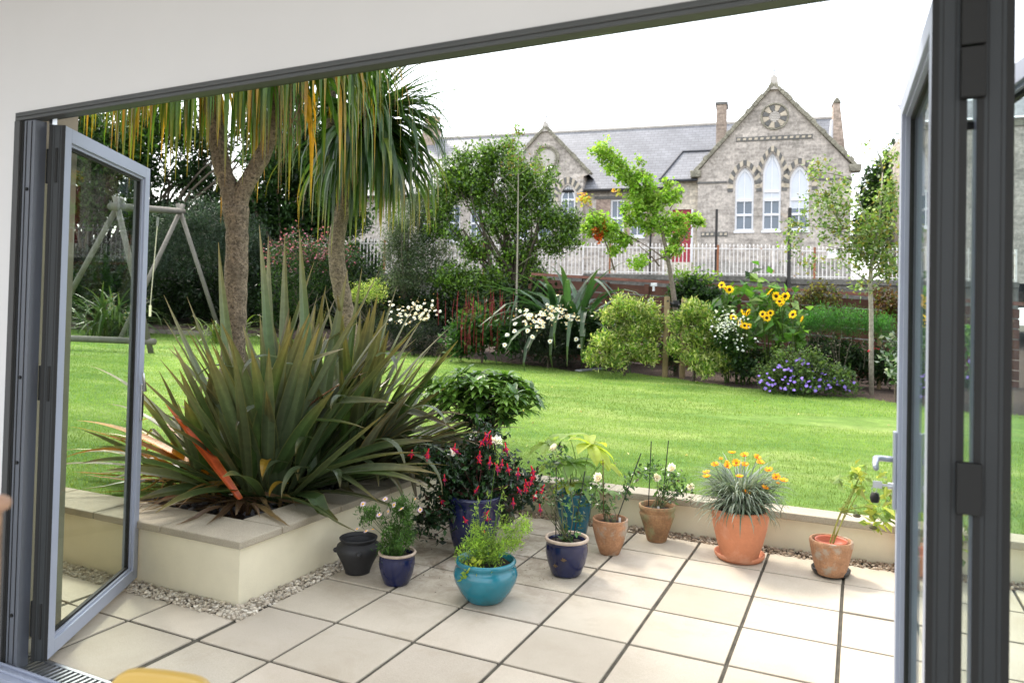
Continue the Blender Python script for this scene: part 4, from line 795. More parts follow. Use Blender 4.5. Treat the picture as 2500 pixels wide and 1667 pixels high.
m = MB(); trunk(m, [(850, 470), (825, 380), (805, 260), (800, 160)], [34, 32, 32, 34], D+.3); m.build('branch', BARK, t, smooth=True)
# ------------------------------------------------------------------ the stone school behind the garden
TH = radians(7.5); BA = V3(cos(TH), sin(TH), 0); BN = V3(-sin(TH), cos(TH), 0); B0 = Wd(1889, 600, 31.)
def BW(s, d, z): return V3(B0[0], B0[1], 0)+BA*s+BN*d+V3(0, 0, z)
def FB(x, y, off=0.):
    r = ray(x, y); t = ((BW(0, off, 0)-CAM) @ BN)/(r @ BN); p = CAM+r*t; return float((p-B0) @ BA), float(p[2])
GZ = 2.75
def masonry(name, c, sc=(1, 1), dark=1.):
    m, nt = newmat(name); L = nt.links.new; geo = nd(nt, 'ShaderNodeNewGeometry')
    mp = nd(nt, 'ShaderNodeMapping'); mp.vector_type = 'POINT'; mp.inputs['Rotation'].default_value = (0, 0, -TH); L(geo.outputs['Position'], mp.inputs[0])
    sp = nd(nt, 'ShaderNodeSeparateXYZ'); L(mp.outputs[0], sp.inputs[0]); cb = nd(nt, 'ShaderNodeCombineXYZ')
    ax = nd(nt, 'ShaderNodeMath', operation='ADD'); L(sp.outputs[0], ax.inputs[0]); L(sp.outputs[1], ax.inputs[1]); L(ax.outputs[0], cb.inputs[0]); L(sp.outputs[2], cb.inputs[1])
    dn = noise(nt, geo.outputs['Position'], 2., 2); wv = mixc(nt, .05, cb.outputs[0], dn, 'ADD')
    bk = nd(nt, 'ShaderNodeTexBrick'); bk.offset = .5; bk.inputs['Scale'].default_value = 1; bk.inputs['Brick Width'].default_value = .33*sc[0]; bk.inputs['Row Height'].default_value = .145*sc[1]; bk.inputs['Mortar Size'].default_value = .012; bk.inputs['Bias'].default_value = 0
    bk.inputs['Color1'].default_value = (*[q*.75 for q in c], 1); bk.inputs['Color2'].default_value = (*[q*1.18 for q in c], 1); bk.inputs['Mortar'].default_value = (*[q*1.05 for q in c], 1); L(wv, bk.inputs['Vector'])
    b_ = bk.outputs['Color']; P_ = geo.outputs['Position']
    b_ = mixc(nt, 1., b_, ramp(nt, noise(nt, P_, 1.1, 5, .65), [(.3, .74), (.7, 1.2)]), 'MULTIPLY')
    b_ = mixc(nt, 1., b_, ramp(nt, noise(nt, P_, 9, 5, .7), [(.3, .62), (.6, 1.2)]), 'MULTIPLY')
    mp2 = nd(nt, 'ShaderNodeMapping'); mp2.inputs['Scale'].default_value = (1.6, 1.6, .35); L(P_, mp2.inputs[0])
    b_ = mixc(nt, ramp(nt, noise(nt, mp2.outputs[0], 1.5, 5, .6), [(.58, 0.), (.74, .55)]), b_, (.15, .14, .115))
    b_ = mixc(nt, ramp(nt, noise(nt, P_, .55, 3, .5, 1), [(.66, 0.), (.76, .5)]), b_, (.46, .33, .22))
    p = nd(nt, 'ShaderNodeBsdfPrincipled'); p.inputs['Roughness'].default_value = .95; p.inputs['Specular IOR Level'].default_value = .2; L(b_, p.inputs['Base Color'])
    bp = nd(nt, 'ShaderNodeBump'); bp.inputs['Strength'].default_value = .6; bp.inputs['Distance'].default_value = .03; L(b_, bp.inputs['Height']); L(bp.outputs[0], p.inputs['Normal'])
    L(p.outputs[0], nd(nt, 'ShaderNodeOutputMaterial').inputs[0]); return m
STONE = masonry('school_stone', (.45, .40, .35)); STONE2 = masonry('plinth_stone', (.34, .315, .28), (1.2, 1.3)); DRES = M('dressed_stone', (.48, .44, .39), rough=.9, var=(3, .15), var2=(15, .2), bump=(20, .4, .02))
MOSS = M('mossy_coping', (.27, .25, .19), rough=1, var=(5, .35), var2=(25, .5), bump=(14, 1, .05)); DARKST = M('dark_voussoir', (.14, .135, .125), rough=.9, var=(8, .25)); LITST = M('light_voussoir', (.50, .43, .33), rough=.9, var=(4, .2))
m, nt = newmat('slate_roof'); L = nt.links.new; geo = nd(nt, 'ShaderNodeNewGeometry'); mp = nd(nt, 'ShaderNodeMapping'); mp.inputs['Rotation'].default_value = (0, 0, -TH); L(geo.outputs['Position'], mp.inputs[0]); sp = nd(nt, 'ShaderNodeSeparateXYZ'); L(mp.outputs[0], sp.inputs[0]); cb = nd(nt, 'ShaderNodeCombineXYZ'); L(sp.outputs[0], cb.inputs[0]); L(sp.outputs[2], cb.inputs[1])
bk = nd(nt, 'ShaderNodeTexBrick'); bk.inputs['Scale'].default_value = 1; bk.inputs['Brick Width'].default_value = .34; bk.inputs['Row Height'].default_value = .16; bk.inputs['Mortar Size'].default_value = .012; bk.inputs['Color1'].default_value = (.145, .147, .158, 1); bk.inputs['Color2'].default_value = (.185, .188, .20, 1); bk.inputs['Mortar'].default_value = (.09, .092, .10, 1); L(cb.outputs[0], bk.inputs['Vector'])
b_ = mixc(nt, 1., bk.outputs[0], ramp(nt, noise(nt, geo.outputs['Position'], .8, 5, .65), [(.3, .82), (.7, 1.2)]), 'MULTIPLY'); p = nd(nt, 'ShaderNodeBsdfPrincipled'); p.inputs['Roughness'].default_value = .55; L(b_, p.inputs['Base Color']); bp = nd(nt, 'ShaderNodeBump'); bp.inputs['Strength'].default_value = .5; bp.inputs['Distance'].default_value = .02; L(bk.outputs[1], bp.inputs['Height']); bp.invert = True; L(bp.outputs[0], p.inputs['Normal']); L(p.outputs[0], nd(nt, 'ShaderNodeOutputMaterial').inputs[0]); SLATE = m
WHT = M('white_paint', (.78, .78, .80), rough=.4, var=(2, .04)); BLIND = M('white_blind', (.66, .69, .74), rough=.8, var=(2, .03)); RED = M('red_door_paint', (.36, .025, .045), rough=.5, var=(4, .1)); BRICKR = masonry('brick_band', (.36, .27, .22), (.5, .45)); LEAD = M('lead_flashing', (.045, .047, .055), rough=.6, var=(4, .2)); IRON = M('black_iron', (.02, .018, .016), rough=.6, var=(10, .3)); CHP = M('buff_chimney_pot', (.48, .34, .22), rough=.9, var=(5, .15))
school = thing('school_building', 'old grey stone school with slate roofs, two gables and tall arched windows', 'building', BW(-6, 2, GZ))
def wallholes(m, outer, holes, d, depth, c=(1, 1, 1)):
    bm = bmesh.new(); ed = []
    for loop in [outer]+holes:
        vs_ = [bm.verts.new(tuple(map(float, BW(s_, d, z_)))) for s_, z_ in loop]
        for i in range(len(vs_)): ed.append(bm.edges.new((vs_[i], vs_[(i+1) % len(vs_)])))
    bmesh.ops.triangle_fill(bm, use_beauty=True, use_dissolve=False, edges=ed)
    bm.verts.index_update(); v = A([q.co[:] for q in bm.verts]); 
    if len(bm.faces): m.add(v, [[x_.index for x_ in f.verts] for f in bm.faces], c)
    bm.free()
    for h in holes:
        n = len(h); v = [BW(s_, d, z_) for s_, z_ in h]+[BW(s_, d+depth, z_) for s_, z_ in h]; m.add(v, [[i, (i+1) % n, n+(i+1) % n, n+i] for i in range(n)], c)
def arch(s0, s1, zb, zsp, za, n=9):
    """pointed arch outline from bottom left, anticlockwise seen from the front"""
    sc = (s0+s1)/2; hw = (s1-s0)/2; h = za-zsp; pts = [(s0, zb), (s1, zb)]
    R = (hw*hw+h*h)/(2*hw)   # circle centre on springing line
    for i in range(n+1):
        cx = s1-R; a = i/n*math.asin(min(1, h/R)); pts.append((cx+R*cos(a), zsp+R*sin(a)))
    for i in range(1, n+1):
        cx = s0+R; a = (1-i/n)*math.asin(min(1, h/R)); pts.append((cx-R*cos(a), zsp+R*sin(a)))
    return pts
def offs(pts, k, c):   # crude outward scaling of an outline about a centre
    return [(c[0]+(p[0]-c[0])*k, c[1]+(p[1]-c[1])*k) for p in pts]
def voussoirs(par, s0, s1, zsp, za, w_, d, n=11, legs=3, lh=.2):
    P = arch(s0, s1, zsp, zsp, za, 20)[1:]; P = A(P); C = A([(s0+s1)/2, zsp-.25*(za-zsp)])
    L_ = np.concatenate([[0], np.cumsum(np.linalg.norm(np.diff(P, axis=0), axis=1))]); md, mm_ = MB(), MB()
    for i in range(n):
        t0, t1 = (i+.04)/n*L_[-1], (i+.96)/n*L_[-1]; q0, q1 = [A([np.interp(t, L_, P[:, 0]), np.interp(t, L_, P[:, 1])]) for t in (t0, t1)]
        o0, o1 = q0+nrm(q0-C)*w_, q1+nrm(q1-C)*w_; (md if i % 2 == 0 else mm_).prism([tuple(q0), tuple(o0), tuple(o1), tuple(q1)][::-1], BW, d-.035, d+.02)
    for sgn, sx in ((-1, s0), (1, s1)):
        for i in range(legs):
            z0_ = zsp-(i+1)*lh; (md if i % 2 else mm_).prism([(sx, z0_+.01), (sx+sgn*w_, z0_+.01), (sx+sgn*w_, z0_+lh-.01), (sx, z0_+lh-.01)][::sgn], BW, d-.03, d+.02)
    md.build('dark_voussoirs', DARKST, par); mm_.build('light_voussoirs', LITST, par)
    hm = MB(); q = nrm(P-C)*(w_+.07)+P; q = [BW(a_, d-.05, b_) for a_, b_ in q]; hm.tube(q, .06, k=6); hm.build('hood_mould', MOSS, par)
def window(s0, s1, zb, zsp, za, d, trans, blind_z, name='window', arched=True):
    """trans: list of transom heights"""
    out = arch(s0, s1, zb, zsp, za) if arched else [(s0, zb), (s1, zb), (s1, za), (s0, za)]
    c = ((s0+s1)/2, (zb+za)/2); m = MB(); fw = .075; n = len(out)
    inn = []
    for s_, z_ in out: inn.append((s_+np.sign(c[0]-s_)*fw if abs(s_-c[0]) > fw else s_, z_+(fw*1.3 if z_ <= zb+.01 else (-fw*1.2 if z_ > zsp+.02 or not arched else 0))))
    if arched: inn = [(np.clip(a_, s0+fw, s1-fw), min(b_, za-fw*1.2)) for a_, b_ in inn]
    v = [BW(*(p[0], d+.10, p[1])) for p in out]+[BW(p[0], d+.10, p[1]) for p in inn]+[BW(p[0], d+.17, p[1]) for p in inn]
    m.add(v, [[i, (i+1) % n, n+(i+1) % n, n+i] for i in range(n)]+[[n+i, n+(i+1) % n, 2*n+(i+1) % n, 2*n+i] for i in range(n)])
    for z_ in trans: m.prism([(s0+.02, z_-.05), (s1-.02, z_-.05), (s1-.02, z_+.05), (s0+.02, z_+.05)], BW, d+.09, d+.16)
    m.prism([(c[0]-.02, zb+.05), (c[0]+.02, zb+.05), (c[0]+.02, za-.06), (c[0]-.02, za-.06)], BW, d+.115, d+.16)
    m.prism([(s0-.04, zb-.09), (s1+.04, zb-.09), (s1+.04, zb), (s0-.04, zb)], BW, d-.05, d+.12)
    f = m.build(name, WHT, school)
    m = MB(); m.prism([(s0, zb), (s1, zb), (s1, min(blind_z, za)), (s0, min(blind_z, za))] if not arched or blind_z < zsp else out, BW, d+.165, d+.18); m.build('pane', WGLASS, f)
    if blind_z < za:
        m = MB(); top = [p for p in out if p[1] > blind_z]; m.prism([(s0, blind_z), (s1, blind_z)]+top, BW, d+.150, d+.163); m.build('blind', BLIND, f)
    return out
# main gable
def FBs(*a, off=0.): return [FB(x, y, off) for x, y in a]
ap = FB(1889.5, 208); el = FB(1699, 420); er = FB(2087.5, 405); wl = FB(1704, 446)[0]; wr = FB(2078, 434)[0]
specs = []
for x0, x1, xb0, xb1, ya, ysp, yb in ((1795.7, 1841.7, 1793, 1838, 407.7, 450, 563), (1862.7, 1909.6, 1861, 1903, 372.3, 430, 563), (1929.7, 1976.5, 1925, 1974, 403, 446, 563)):
    s0 = (FB(x0, ysp)[0]+FB(xb0, yb)[0])/2; s1 = (FB(x1, ysp)[0]+FB(xb1, yb)[0])/2; specs.append((s0, s1, FB((x0+x1)/2, yb)[1], FB((x0+x1)/2, ysp)[1], FB((x0+x1)/2, ya)[1]))
zb = specs[1][2]
specs = [(a, b_, zb, c_, d_) for a, b_, _, c_, d_ in specs]
rc = FB(1891.4, 285)
m = MB(); holes = [arch(*q) for q in specs]
zl = (el[1]+er[1])/2; wallholes(m, [(wl, GZ-.5), (wr, GZ-.5), (wr, zl-.15), (er[0]-.1, zl), (ap[0], ap[1]), (el[0]+.1, zl), (wl, zl-.15)], holes, 0, .18)
v = [BW(wl, 0, GZ-.5), BW(wl, 0, zl), BW(wl, 9, zl), BW(wl, 9, GZ-.5)]; m.add(v, [[0, 1, 2, 3]]); v = [BW(wr, 0, GZ-.5), BW(wr, 0, zl), BW(wr, 9, zl), BW(wr, 9, GZ-.5)]; m.add(v, [[0, 3, 2, 1]])
m.build('gable_wall', STONE, school)
m = MB(); m.prism([(wl-.05, GZ-.5), (wr+.05, GZ-.5), (wr+.05, FB(1889, 640)[1]), (wl-.05, FB(1889, 640)[1])], BW, -.09, .02); m.build('plinth', STONE2, school)
zt = FB(1830, 488.5)[1]; ztr = FB(1830, 524)[1]
for i, q in enumerate(specs):
    window(*q, 0, [ztr]+([zt-.0] if i != 1 else [FB(1886, 466)[1], zt]), zt if i < 2 else FB(1950, 508)[1])
    voussoirs(school, q[0]-.10, q[1]+.10, q[3], q[4]+.10, .22, 0, 15 if i == 1 else 13, 2 if i != 1 else 3, .17)
def band(par, pts, d, h, n):   # chequer band
    (sA, zA), (sB, zB) = pts; z_ = (zA+zB)/2; md, ml = MB(), MB(); md.prism([(sA, z_-h/2), (sB, z_-h/2), (sB, z_+h/2), (sA, z_+h/2)], BW, d-.03, d+.01)
    for i in range(n):
        a = sA+(sB-sA)*(i+.18)/n; b_ = sA+(sB-sA)*(i+.72)/n; ml.prism([(a, z_-h*.24), (b_, z_-h*.24), (b_+.02, z_+h*.24), (a+.02, z_+h*.24)], BW, d-.045, d-.031)
    md.build('dark_band', DARKST, par); ml.build('light_blocks', LITST, par)
band(school, (FB(1796.7, 341), FB(1984, 334)), 0, .19, 13); band(school, (FB(1711, 572), FB(1777, 572)), 0, .2, 6); band(school, (FB(2034, 570), FB(2062, 570)), 0, .2, 3)
m = MB(); z_ = FB(1740, 446)[1]
for a, b_ in ((wl-.03, specs[0][0]-.35), (specs[0][1]+.02, specs[1][0]-.02), (specs[1][1]+.02, specs[2][0]-.02), (specs[2][1]+.35, wr+.03)): m.prism([(a, z_-.04), (b_, z_-.04), (b_, z_+.04), (a, z_+.04)], BW, -.045, .02)
m.build('string_course', DARKST, school)
# roundel
def ring(mb_, c, r0, r1, d0, d1, a0=0, a1=2*pi, n=40, full=True):
    P = []
    for i in range(n+1): a = a0+(a1-a0)*i/n; P.append((c[0]+r1*cos(a), c[1]+r1*sin(a)))
    Q = []
    for i in range(n+1): a = a0+(a1-a0)*i/n; Q.append((c[0]+r0*cos(a), c[1]+r0*sin(a)))
    for i in range(n): mb_.prism([Q[i], P[i], P[i+1], Q[i+1]][::-1], BW, d0, d1)
kR = 31/FPX; ro = 33*kR
rd_ = MB(); ring(rd_, rc, ro*.90, ro, -.07, .02); rd = rd_.build('roundel', MOSS, school)
md, ml = MB(), MB()
for i in range(12):
    a0 = 2*pi*(i+.06)/12; a1 = 2*pi*(i+.94)/12; ring(md if i % 2 else ml, rc, ro*.42, ro*.85, -.035, .02, a0, a1, 3)
md.build('dark_wedges', DARKST, rd); ml.build('light_wedges', LITST, rd)
m = MB()
for i in range(7):
    z_ = rc[1]-ro*.36+ro*.72*i/6; hw = math.sqrt(max(.001, (ro*.38)**2-(z_-rc[1])**2)); m.prism([(rc[0]-hw, z_-.03), (rc[0]+hw, z_-.03), (rc[0]+hw, z_+.025), (rc[0]-hw, z_+.025)], BW, -.03, .02)
m.build('louvre', DRES, rd)
# coping along the gable slopes and finial
def slopecope(p, q, d0, d1, th=.16, par=school, ext=.12):
    p, q = A(p), A(q); u_ = nrm(q-p); n_ = A([-u_[1], u_[0]]); n_ = n_ if n_[1] > 0 else -n_; k = 24; m = MB()
    for i in range(k):
        a, b_ = p+(q-p)*i/k, p+(q-p)*(i+.97)/k; w_ = th*.75*(1+.14*rng.normal()); m.prism([tuple(a-n_*.04), tuple(b_-n_*.04), tuple(b_+n_*w_), tuple(a+n_*w_)], BW, d0-.03*rng.random(), d1)
    return m.build('gable_coping', MOSS, par, bevel=.015)
slopecope(el, ap, -.14, .35); slopecope(ap, er, -.14, .35)
m = MB(); m.prism([(ap[0]-.19, ap[1]-.22), (ap[0]+.19, ap[1]-.22), (ap[0]+.14, ap[1]+.28), (ap[0], ap[1]+.42), (ap[0]-.14, ap[1]+.28)], BW, -.15, .3); m.build('finial', DRES, school)
m = MB(); q = BW(ap[0], .07, ap[1]+.4); m.tube([q, q+V3(0, 0, .42)], .018, k=6); m.tube([q+V3(-.10, 0, .25), q+V3(.10, 0, .25)], .018, k=6); m.lathe([(.001, -.05), (.045, 0), (.001, .05)], q+V3(0, 0, .12), 8); m.build('finial_cross', IRON, school)
for e, s_ in ((el, -1), (er, 1)):
    m = MB(); m.prism([(e[0]-.22, e[1]-.25), (e[0]+.22, e[1]-.25), (e[0]+.24, e[1]+.05), (e[0]-.24, e[1]+.05)], BW, -.18, .35); m.build('kneeler_stone', MOSS, school, bevel=.04)
# roofs
def quad(m, pts): m.add([BW(*p) for p in pts], [[0, 1, 2, 3]])
m = MB(); quad(m, [(el[0], .12, zl-.1), (ap[0], .12, ap[1]-.12), (ap[0], 9, ap[1]-.12), (el[0], 9, zl-.1)]); quad(m, [(ap[0], .12, ap[1]-.12), (er[0], .12, zl-.1), (er[0], 9, zl-.1), (ap[0], 9, ap[1]-.12)]); m.build('gable_roof', SLATE, school)
OFW = 1.3; ORG = 5.2; rz = FB(1740, 304, ORG)[1]; ez = FB(1470, 462, OFW-.3)[1]; rx1 = FB(2031, 290, ORG)[0]; lx = FB(700, 470, OFW)[0]
m = MB(); quad(m, [(lx, OFW-.3, ez), (rx1, OFW-.3, ez), (rx1, ORG, rz), (lx, ORG, rz)]); quad(m, [(lx, ORG, rz), (rx1, ORG, rz), (rx1, 2*ORG-OFW+.3, ez), (lx, 2*ORG-OFW+.3, ez)]); m.build('main_roof', SLATE, school)
m = MB(); m.tube([BW(lx, ORG, rz+.02), BW(rx1, ORG, rz+.02)], .09, k=8); m.build('ridge_tiles', DRES, school)
m = MB(); m.tube([BW(lx, OFW-.36, ez-.05), BW(wl-1.5, OFW-.36, ez-.05)], .07, k=8); m.build('gutter', IRON, school)
# main wall with windows
def rw(x0, x1, y0, y1, off): a = FB(x0, y1, off); b_ = FB(x1, y0, off); return (a[0], b_[0], a[1], b_[1])
WN = [rw(1489, 1524, 486, 578, OFW), rw(1537, 1574, 486, 578, OFW), rw(1145, 1179, 500, 589, OFW), rw(1090, 1124, 500, 589, OFW), rw(1020, 1054, 500, 589, OFW)]
m = MB(); wallholes(m, [(lx, GZ-.5), (wl+.1, GZ-.5), (wl+.1, ez+.1), (lx, ez+.1)], [[(a, c_), (b_, c_), (b_, d_), (a, d_)] for a, b_, c_, d_ in WN], OFW, .18); m.build('front_wall', STONE, school)
for a, b_, c_, d_ in WN: window(a, b_, c_, d_, d_, OFW, [(c_+d_)/2], 99, arched=False)
m = MB(); m.prism([(FB(1452, 500, OFW)[0], WN[0][3]+.02), (FB(1625, 500, OFW)[0], WN[0][3]+.02), (FB(1625, 500, OFW)[0], WN[0][3]+.14), (FB(1452, 500, OFW)[0], WN[0][3]+.14)], BW, OFW-.05, OFW+.01); m.build('lintel_band', DARKST, school)
m = MB()
for a, b_ in ((FB(1455, 500, OFW)[0], WN[0][0]), (WN[0][1], WN[1][0]), (WN[1][1], FB(1600, 500, OFW)[0])): m.prism([(a+.01, WN[0][2]), (b_-.01, WN[0][2]), (b_-.01, WN[0][3]), (a+.01, WN[0][3])], BW, OFW-.02, OFW+.01)
m.build('brick_surround', BRICKR, school)
m = MB(); s_ = FB(1589.5, 550, OFW)[0]; m.tube([BW(s_, OFW-.1, GZ), BW(s_, OFW-.1, WN[0][3]-1.0)], .045, k=8); m.build('drainpipe', IRON, school)
# small gable with roundel and arched windows
O2 = .85; ap2 = FB(1332, 312, O2); er2 = FB(1442, 425, O2); el2 = (2*ap2[0]-er2[0], er2[1]); w2 = (el2[0]+.2, er2[0]-.35)
W2 = []
for x0, x1 in ((1366, 1402), (1310, 1346), (1254, 1290)):
    a = FB(x0, 583, O2); b_ = FB(x1, 583, O2); W2.append((a[0], b_[0], a[1], FB(1388, 482, O2)[1], FB(1388, 452, O2)[1]))
m = MB(); wallholes(m, [(w2[0], GZ-.5), (w2[1], GZ-.5), (w2[1], er2[1]-.1), (er2[0], er2[1]), ap2, el2, (w2[0], er2[1]-.1)], [arch(*q) for q in W2], O2, .18)
m.add([BW(w2[1], O2, GZ), BW(w2[1], O2, er2[1]), BW(w2[1], O2+1, er2[1]), BW(w2[1], O2+1, GZ)], [[0, 3, 2, 1]]); m.build('small_gable_wall', STONE, school)
for i, q in enumerate(W2):
    window(*q, O2, [(q[2]+q[3])/2, q[3]-.1], 99)
    if i != 1: voussoirs(school, q[0]-.12, q[1]+.12, q[3], q[4]+.1, .30, O2, 15, 1)
m = MB(); c2 = FB(1334, 388, O2); r2 = 35*33/FPX; ring(m, c2, r2*.86, r2, O2-.08, O2+.01); ring(m, c2, r2*.70, r2*.80, O2-.04, O2+.01); rd2 = m.build('roundel', MOSS, school)
m = MB(); ring(m, c2, .001, r2*.69, O2-.02, O2+.01); m.build('roundel_disc', DRES, rd2)
slopecope(el2, ap2, O2-.12, O2+.3, .13); slopecope(ap2, er2, O2-.12, O2+.3, .13)
m = MB(); quad(m, [(el2[0], O2+.1, el2[1]-.1), (ap2[0], O2+.1, ap2[1]-.1), (ap2[0], 5, ap2[1]-.1), (el2[0], 5, el2[1]-.1)]); quad(m, [(ap2[0], O2+.1, ap2[1]-.1), (er2[0], O2+.1, er2[1]-.1), (er2[0], 5, er2[1]-.1), (ap2[0], 5, ap2[1]-.1)]); m.build('small_gable_roof', SLATE, school)
m = MB(); m.prism([(ap2[0]-.15, ap2[1]-.2), (ap2[0]+.15, ap2[1]-.2), (ap2[0]+.1, ap2[1]+.22), (ap2[0], ap2[1]+.3), (ap2[0]-.1, ap2[1]+.22)], BW, O2-.12, O2+.25); m.build('finial', DRES, school)
m = MB(); q = BW(ap2[0], O2+.05, ap2[1]+.3); m.tube([q, q+V3(0, 0, .45)], .02, k=6); m.tube([q+V3(-.08, 0, .22), q+V3(.08, 0, .22)], .02, k=6); m.build('finial_cross', IRON, school)
# porch with hipped slate roof, quatrefoil and red door
OP = .35; px0 = FB(1617, 442, OP)[0]; pz = FB(1660, 441, OP)[1]; tz = FB(1700, 371, OFW+1.2)[1]; ts = FB(1666, 372, OFW+1.2)[0]
m = MB(); wallholes(m, [(px0+.15, GZ-.5), (wl, GZ-.5), (wl, pz), (px0+.15, pz)], [[FB(1640, 640, OP), FB(1688, 640, OP), (FB(1688, 640, OP)[0], FB(1688, 511, OP)[1]), (FB(1640, 640, OP)[0], FB(1688, 511, OP)[1])]], OP, .2)
m.add([BW(px0+.15, OP, GZ), BW(px0+.15, OP, pz), BW(px0+.15, OFW, pz), BW(px0+.15, OFW, GZ)], [[0, 1, 2, 3]]); m.build('porch_wall', masonry('porch_stone', (.52, .46, .37), (1.3, 1.4)), school)
m = MB(); m.add([BW(px0-.1, OP-.25, pz), BW(wl+.2, OP-.25, pz), BW(wl+.2, OFW+1.2, tz), BW(ts, OFW+1.2, tz)], [[0, 1, 2, 3]]); m.add([BW(px0-.1, OP-.25, pz), BW(ts, OFW+1.2, tz), BW(px0-.1, OFW+1.2, pz+.3)], [[0, 1, 2]]); m.build('porch_roof', SLATE, school)
m = MB(); m.tube([BW(px0-.1, OP-.25, pz+.03), BW(ts, OFW+1.2, tz+.03), BW(wl+.6, OFW+1.2, tz+.03)], .06, k=6); m.tube([BW(px0-.1, OP-.3, pz-.04), BW(wl-.05, OP-.3, pz-.04)], .06, k=8); m.build('porch_flashing', LEAD, school)
d0, d1 = FB(1640, 640, OP), FB(1688, 511, OP); m = MB(); m.prism([d0, (d1[0], d0[1]), d1, (d0[0], d1[1])], BW, OP+.1, OP+.15)
for i in range(26):
    z_ = d0[1]+(d1[1]-d0[1])*i/26; m.prism([(d0[0], z_), (d1[0]-.05, z_-.3), (d1[0]-.05, z_-.27), (d0[0], z_+.03)], BW, OP+.085, OP+.1)
dr = m.build('door', RED, school)
m = MB(); m.prism([(d1[0], d0[1]), (d1[0]+.09, d0[1]), (d1[0]+.09, d1[1]), (d1[0], d1[1])], BW, OP-.01, OP+.14); m.build('door_frame', WHT, dr)
qc = FB(1659.6, 466, OP); m = MB()
for a in range(4): ring(m, (qc[0]+.10*cos(a*pi/2), qc[1]+.10*sin(a*pi/2)), .0, .105, OP-.012, OP+.01, n=12)
m.build('quatrefoil', DARKST, school); m = MB(); ring(m, qc, .27, .33, OP-.03, OP+.01); m.build('quatrefoil_surround', DRES, school)
# chimneys
def chim(x0, x1, yt, yb, off, cap=True):
    a = FB(x0, yb, off); b_ = FB(x1, yt, off); m = MB(); m.prism([(a[0], a[1]-1.5), (b_[0], a[1]-1.5), (b_[0], b_[1]), (a[0], b_[1])], BW, off, off+.9); ch = m.build('chimney', BRICKC, school)
    if cap: m = MB(); m.prism([(a[0]-.05, b_[1]), (b_[0]+.05, b_[1]), (b_[0]+.05, b_[1]+.12), (a[0]-.05, b_[1]+.12)], BW, off-.05, off+.95); m.build('chimney_cap', DARKST, ch)
    return a, b_, ch
BRICKC = masonry('chimney_stone', (.38, .30, .24), (.7, .6))
chim(1748, 1774, 255, 345, 1.8)
a, b_, ch = chim(1031, 1061, 312, 352, ORG-.5, True)
for q in (.25, .75):
    s_ = a[0]+(b_[0]-a[0])*q; m = MB(); m.lathe([(.10, 0), (.12, .28), (.10, .3), (.001, .3)], BW(s_, ORG, b_[1]+.1), 12); m.add(*[[BW(s_+dx, ORG+dy, b_[1]+.1+z_) for dx, dy, z_ in ((-.22, -.12, .28), (.22, -.12, .28), (.22, .12, .28), (-.22, .12, .28), (-.26, -.12, .72), (.26, -.12, .62), (.26, .12, .62), (-.26, .12, .72))], [[0, 3, 2, 1], [4, 5, 6, 7], [0, 1, 5, 4], [1, 2, 6, 5], [2, 3, 7, 6], [3, 0, 4, 7]]]); m.build('chimney_pot', CHP, ch)
a = FB(2036, 352, ORG-2.4); b_ = FB(2062, 352, ORG-2.4); c_ = FB(2035, 252, ORG-2.4); d_ = FB(2051, 252, ORG-2.4)
m = MB(); m.prism([(a[0], a[1]-2.5), (b_[0]+.3, a[1]-2.5), (b_[0], b_[1]), d_, c_, (a[0]-.03, a[1])], BW, ORG-2.4, ORG-1.7); ch = m.build('end_chimney', BRICKC, school)
m = MB(); m.prism([(c_[0]-.04, c_[1]), (d_[0]+.04, c_[1]), (d_[0]-.08, c_[1]+.22), (c_[0]+.08, c_[1]+.22)], BW, ORG-2.45, ORG-1.65); m.build('chimney_cap', MOSS, ch)
m = MB(); m.prism([(a[0]-.22, a[1]-.3), (a[0], a[1]-.3), (a[0]-.02, a[1]+1.15), (a[0]-.12, a[1]+1.15)], BW, ORG-2.3, ORG-1.9); m.build('painted_sunlit_side', WHT, ch)  # white strip paints the sunlight on the chimney's left side
# the wing further right, seen between the door edges
wg = thing('school_wing', 'further stone gabled wing with slate roof glimpsed between the right door edges', 'building', BW(FB(2300, 640)[0], 1, GZ))
school_, school = school, wg
a0, a1 = FB(2225, 600, 1.5)[0], FB(2600, 600, 1.5)[0]; wz = FB(2380, 292, 1.5)[1]; q = FB(2246, 555, 1.5); q2 = FB(2278, 462, 1.5)
m = MB(); wallholes(m, [(a0, GZ-.5), (a1, GZ-.5), (a1, wz), (a0, wz)], [[(q[0], q[1]), (q2[0], q[1]), (q2[0], q2[1]), (q[0], q2[1])]], 1.5, .18); m.add([BW(a0, 1.5, GZ), BW(a0, 1.5, wz), BW(a0, 8, wz), BW(a0, 8, GZ)], [[0, 1, 2, 3]]); m.build('wall', STONE, wg)
window(q[0], q2[0], q[1], q2[1], q2[1], 1.5, [(q[1]+q2[1])/2], 99, arched=False)
rz2 = FB(2380, 245, 4.5)[1]; m = MB(); quad(m, [(a0-.3, 1.2, wz), (a1, 1.2, wz), (a1, 4.5, rz2), (a0-.1, 4.5, rz2)]); m.build('roof', SLATE, wg); m = MB(); m.prism([(a0, wz-.35), (a1, wz-.35), (a1, wz-.1), (a0, wz-.1)], BW, 1.4, 1.52); m.build('cornice', MOSS, wg)
school = school_
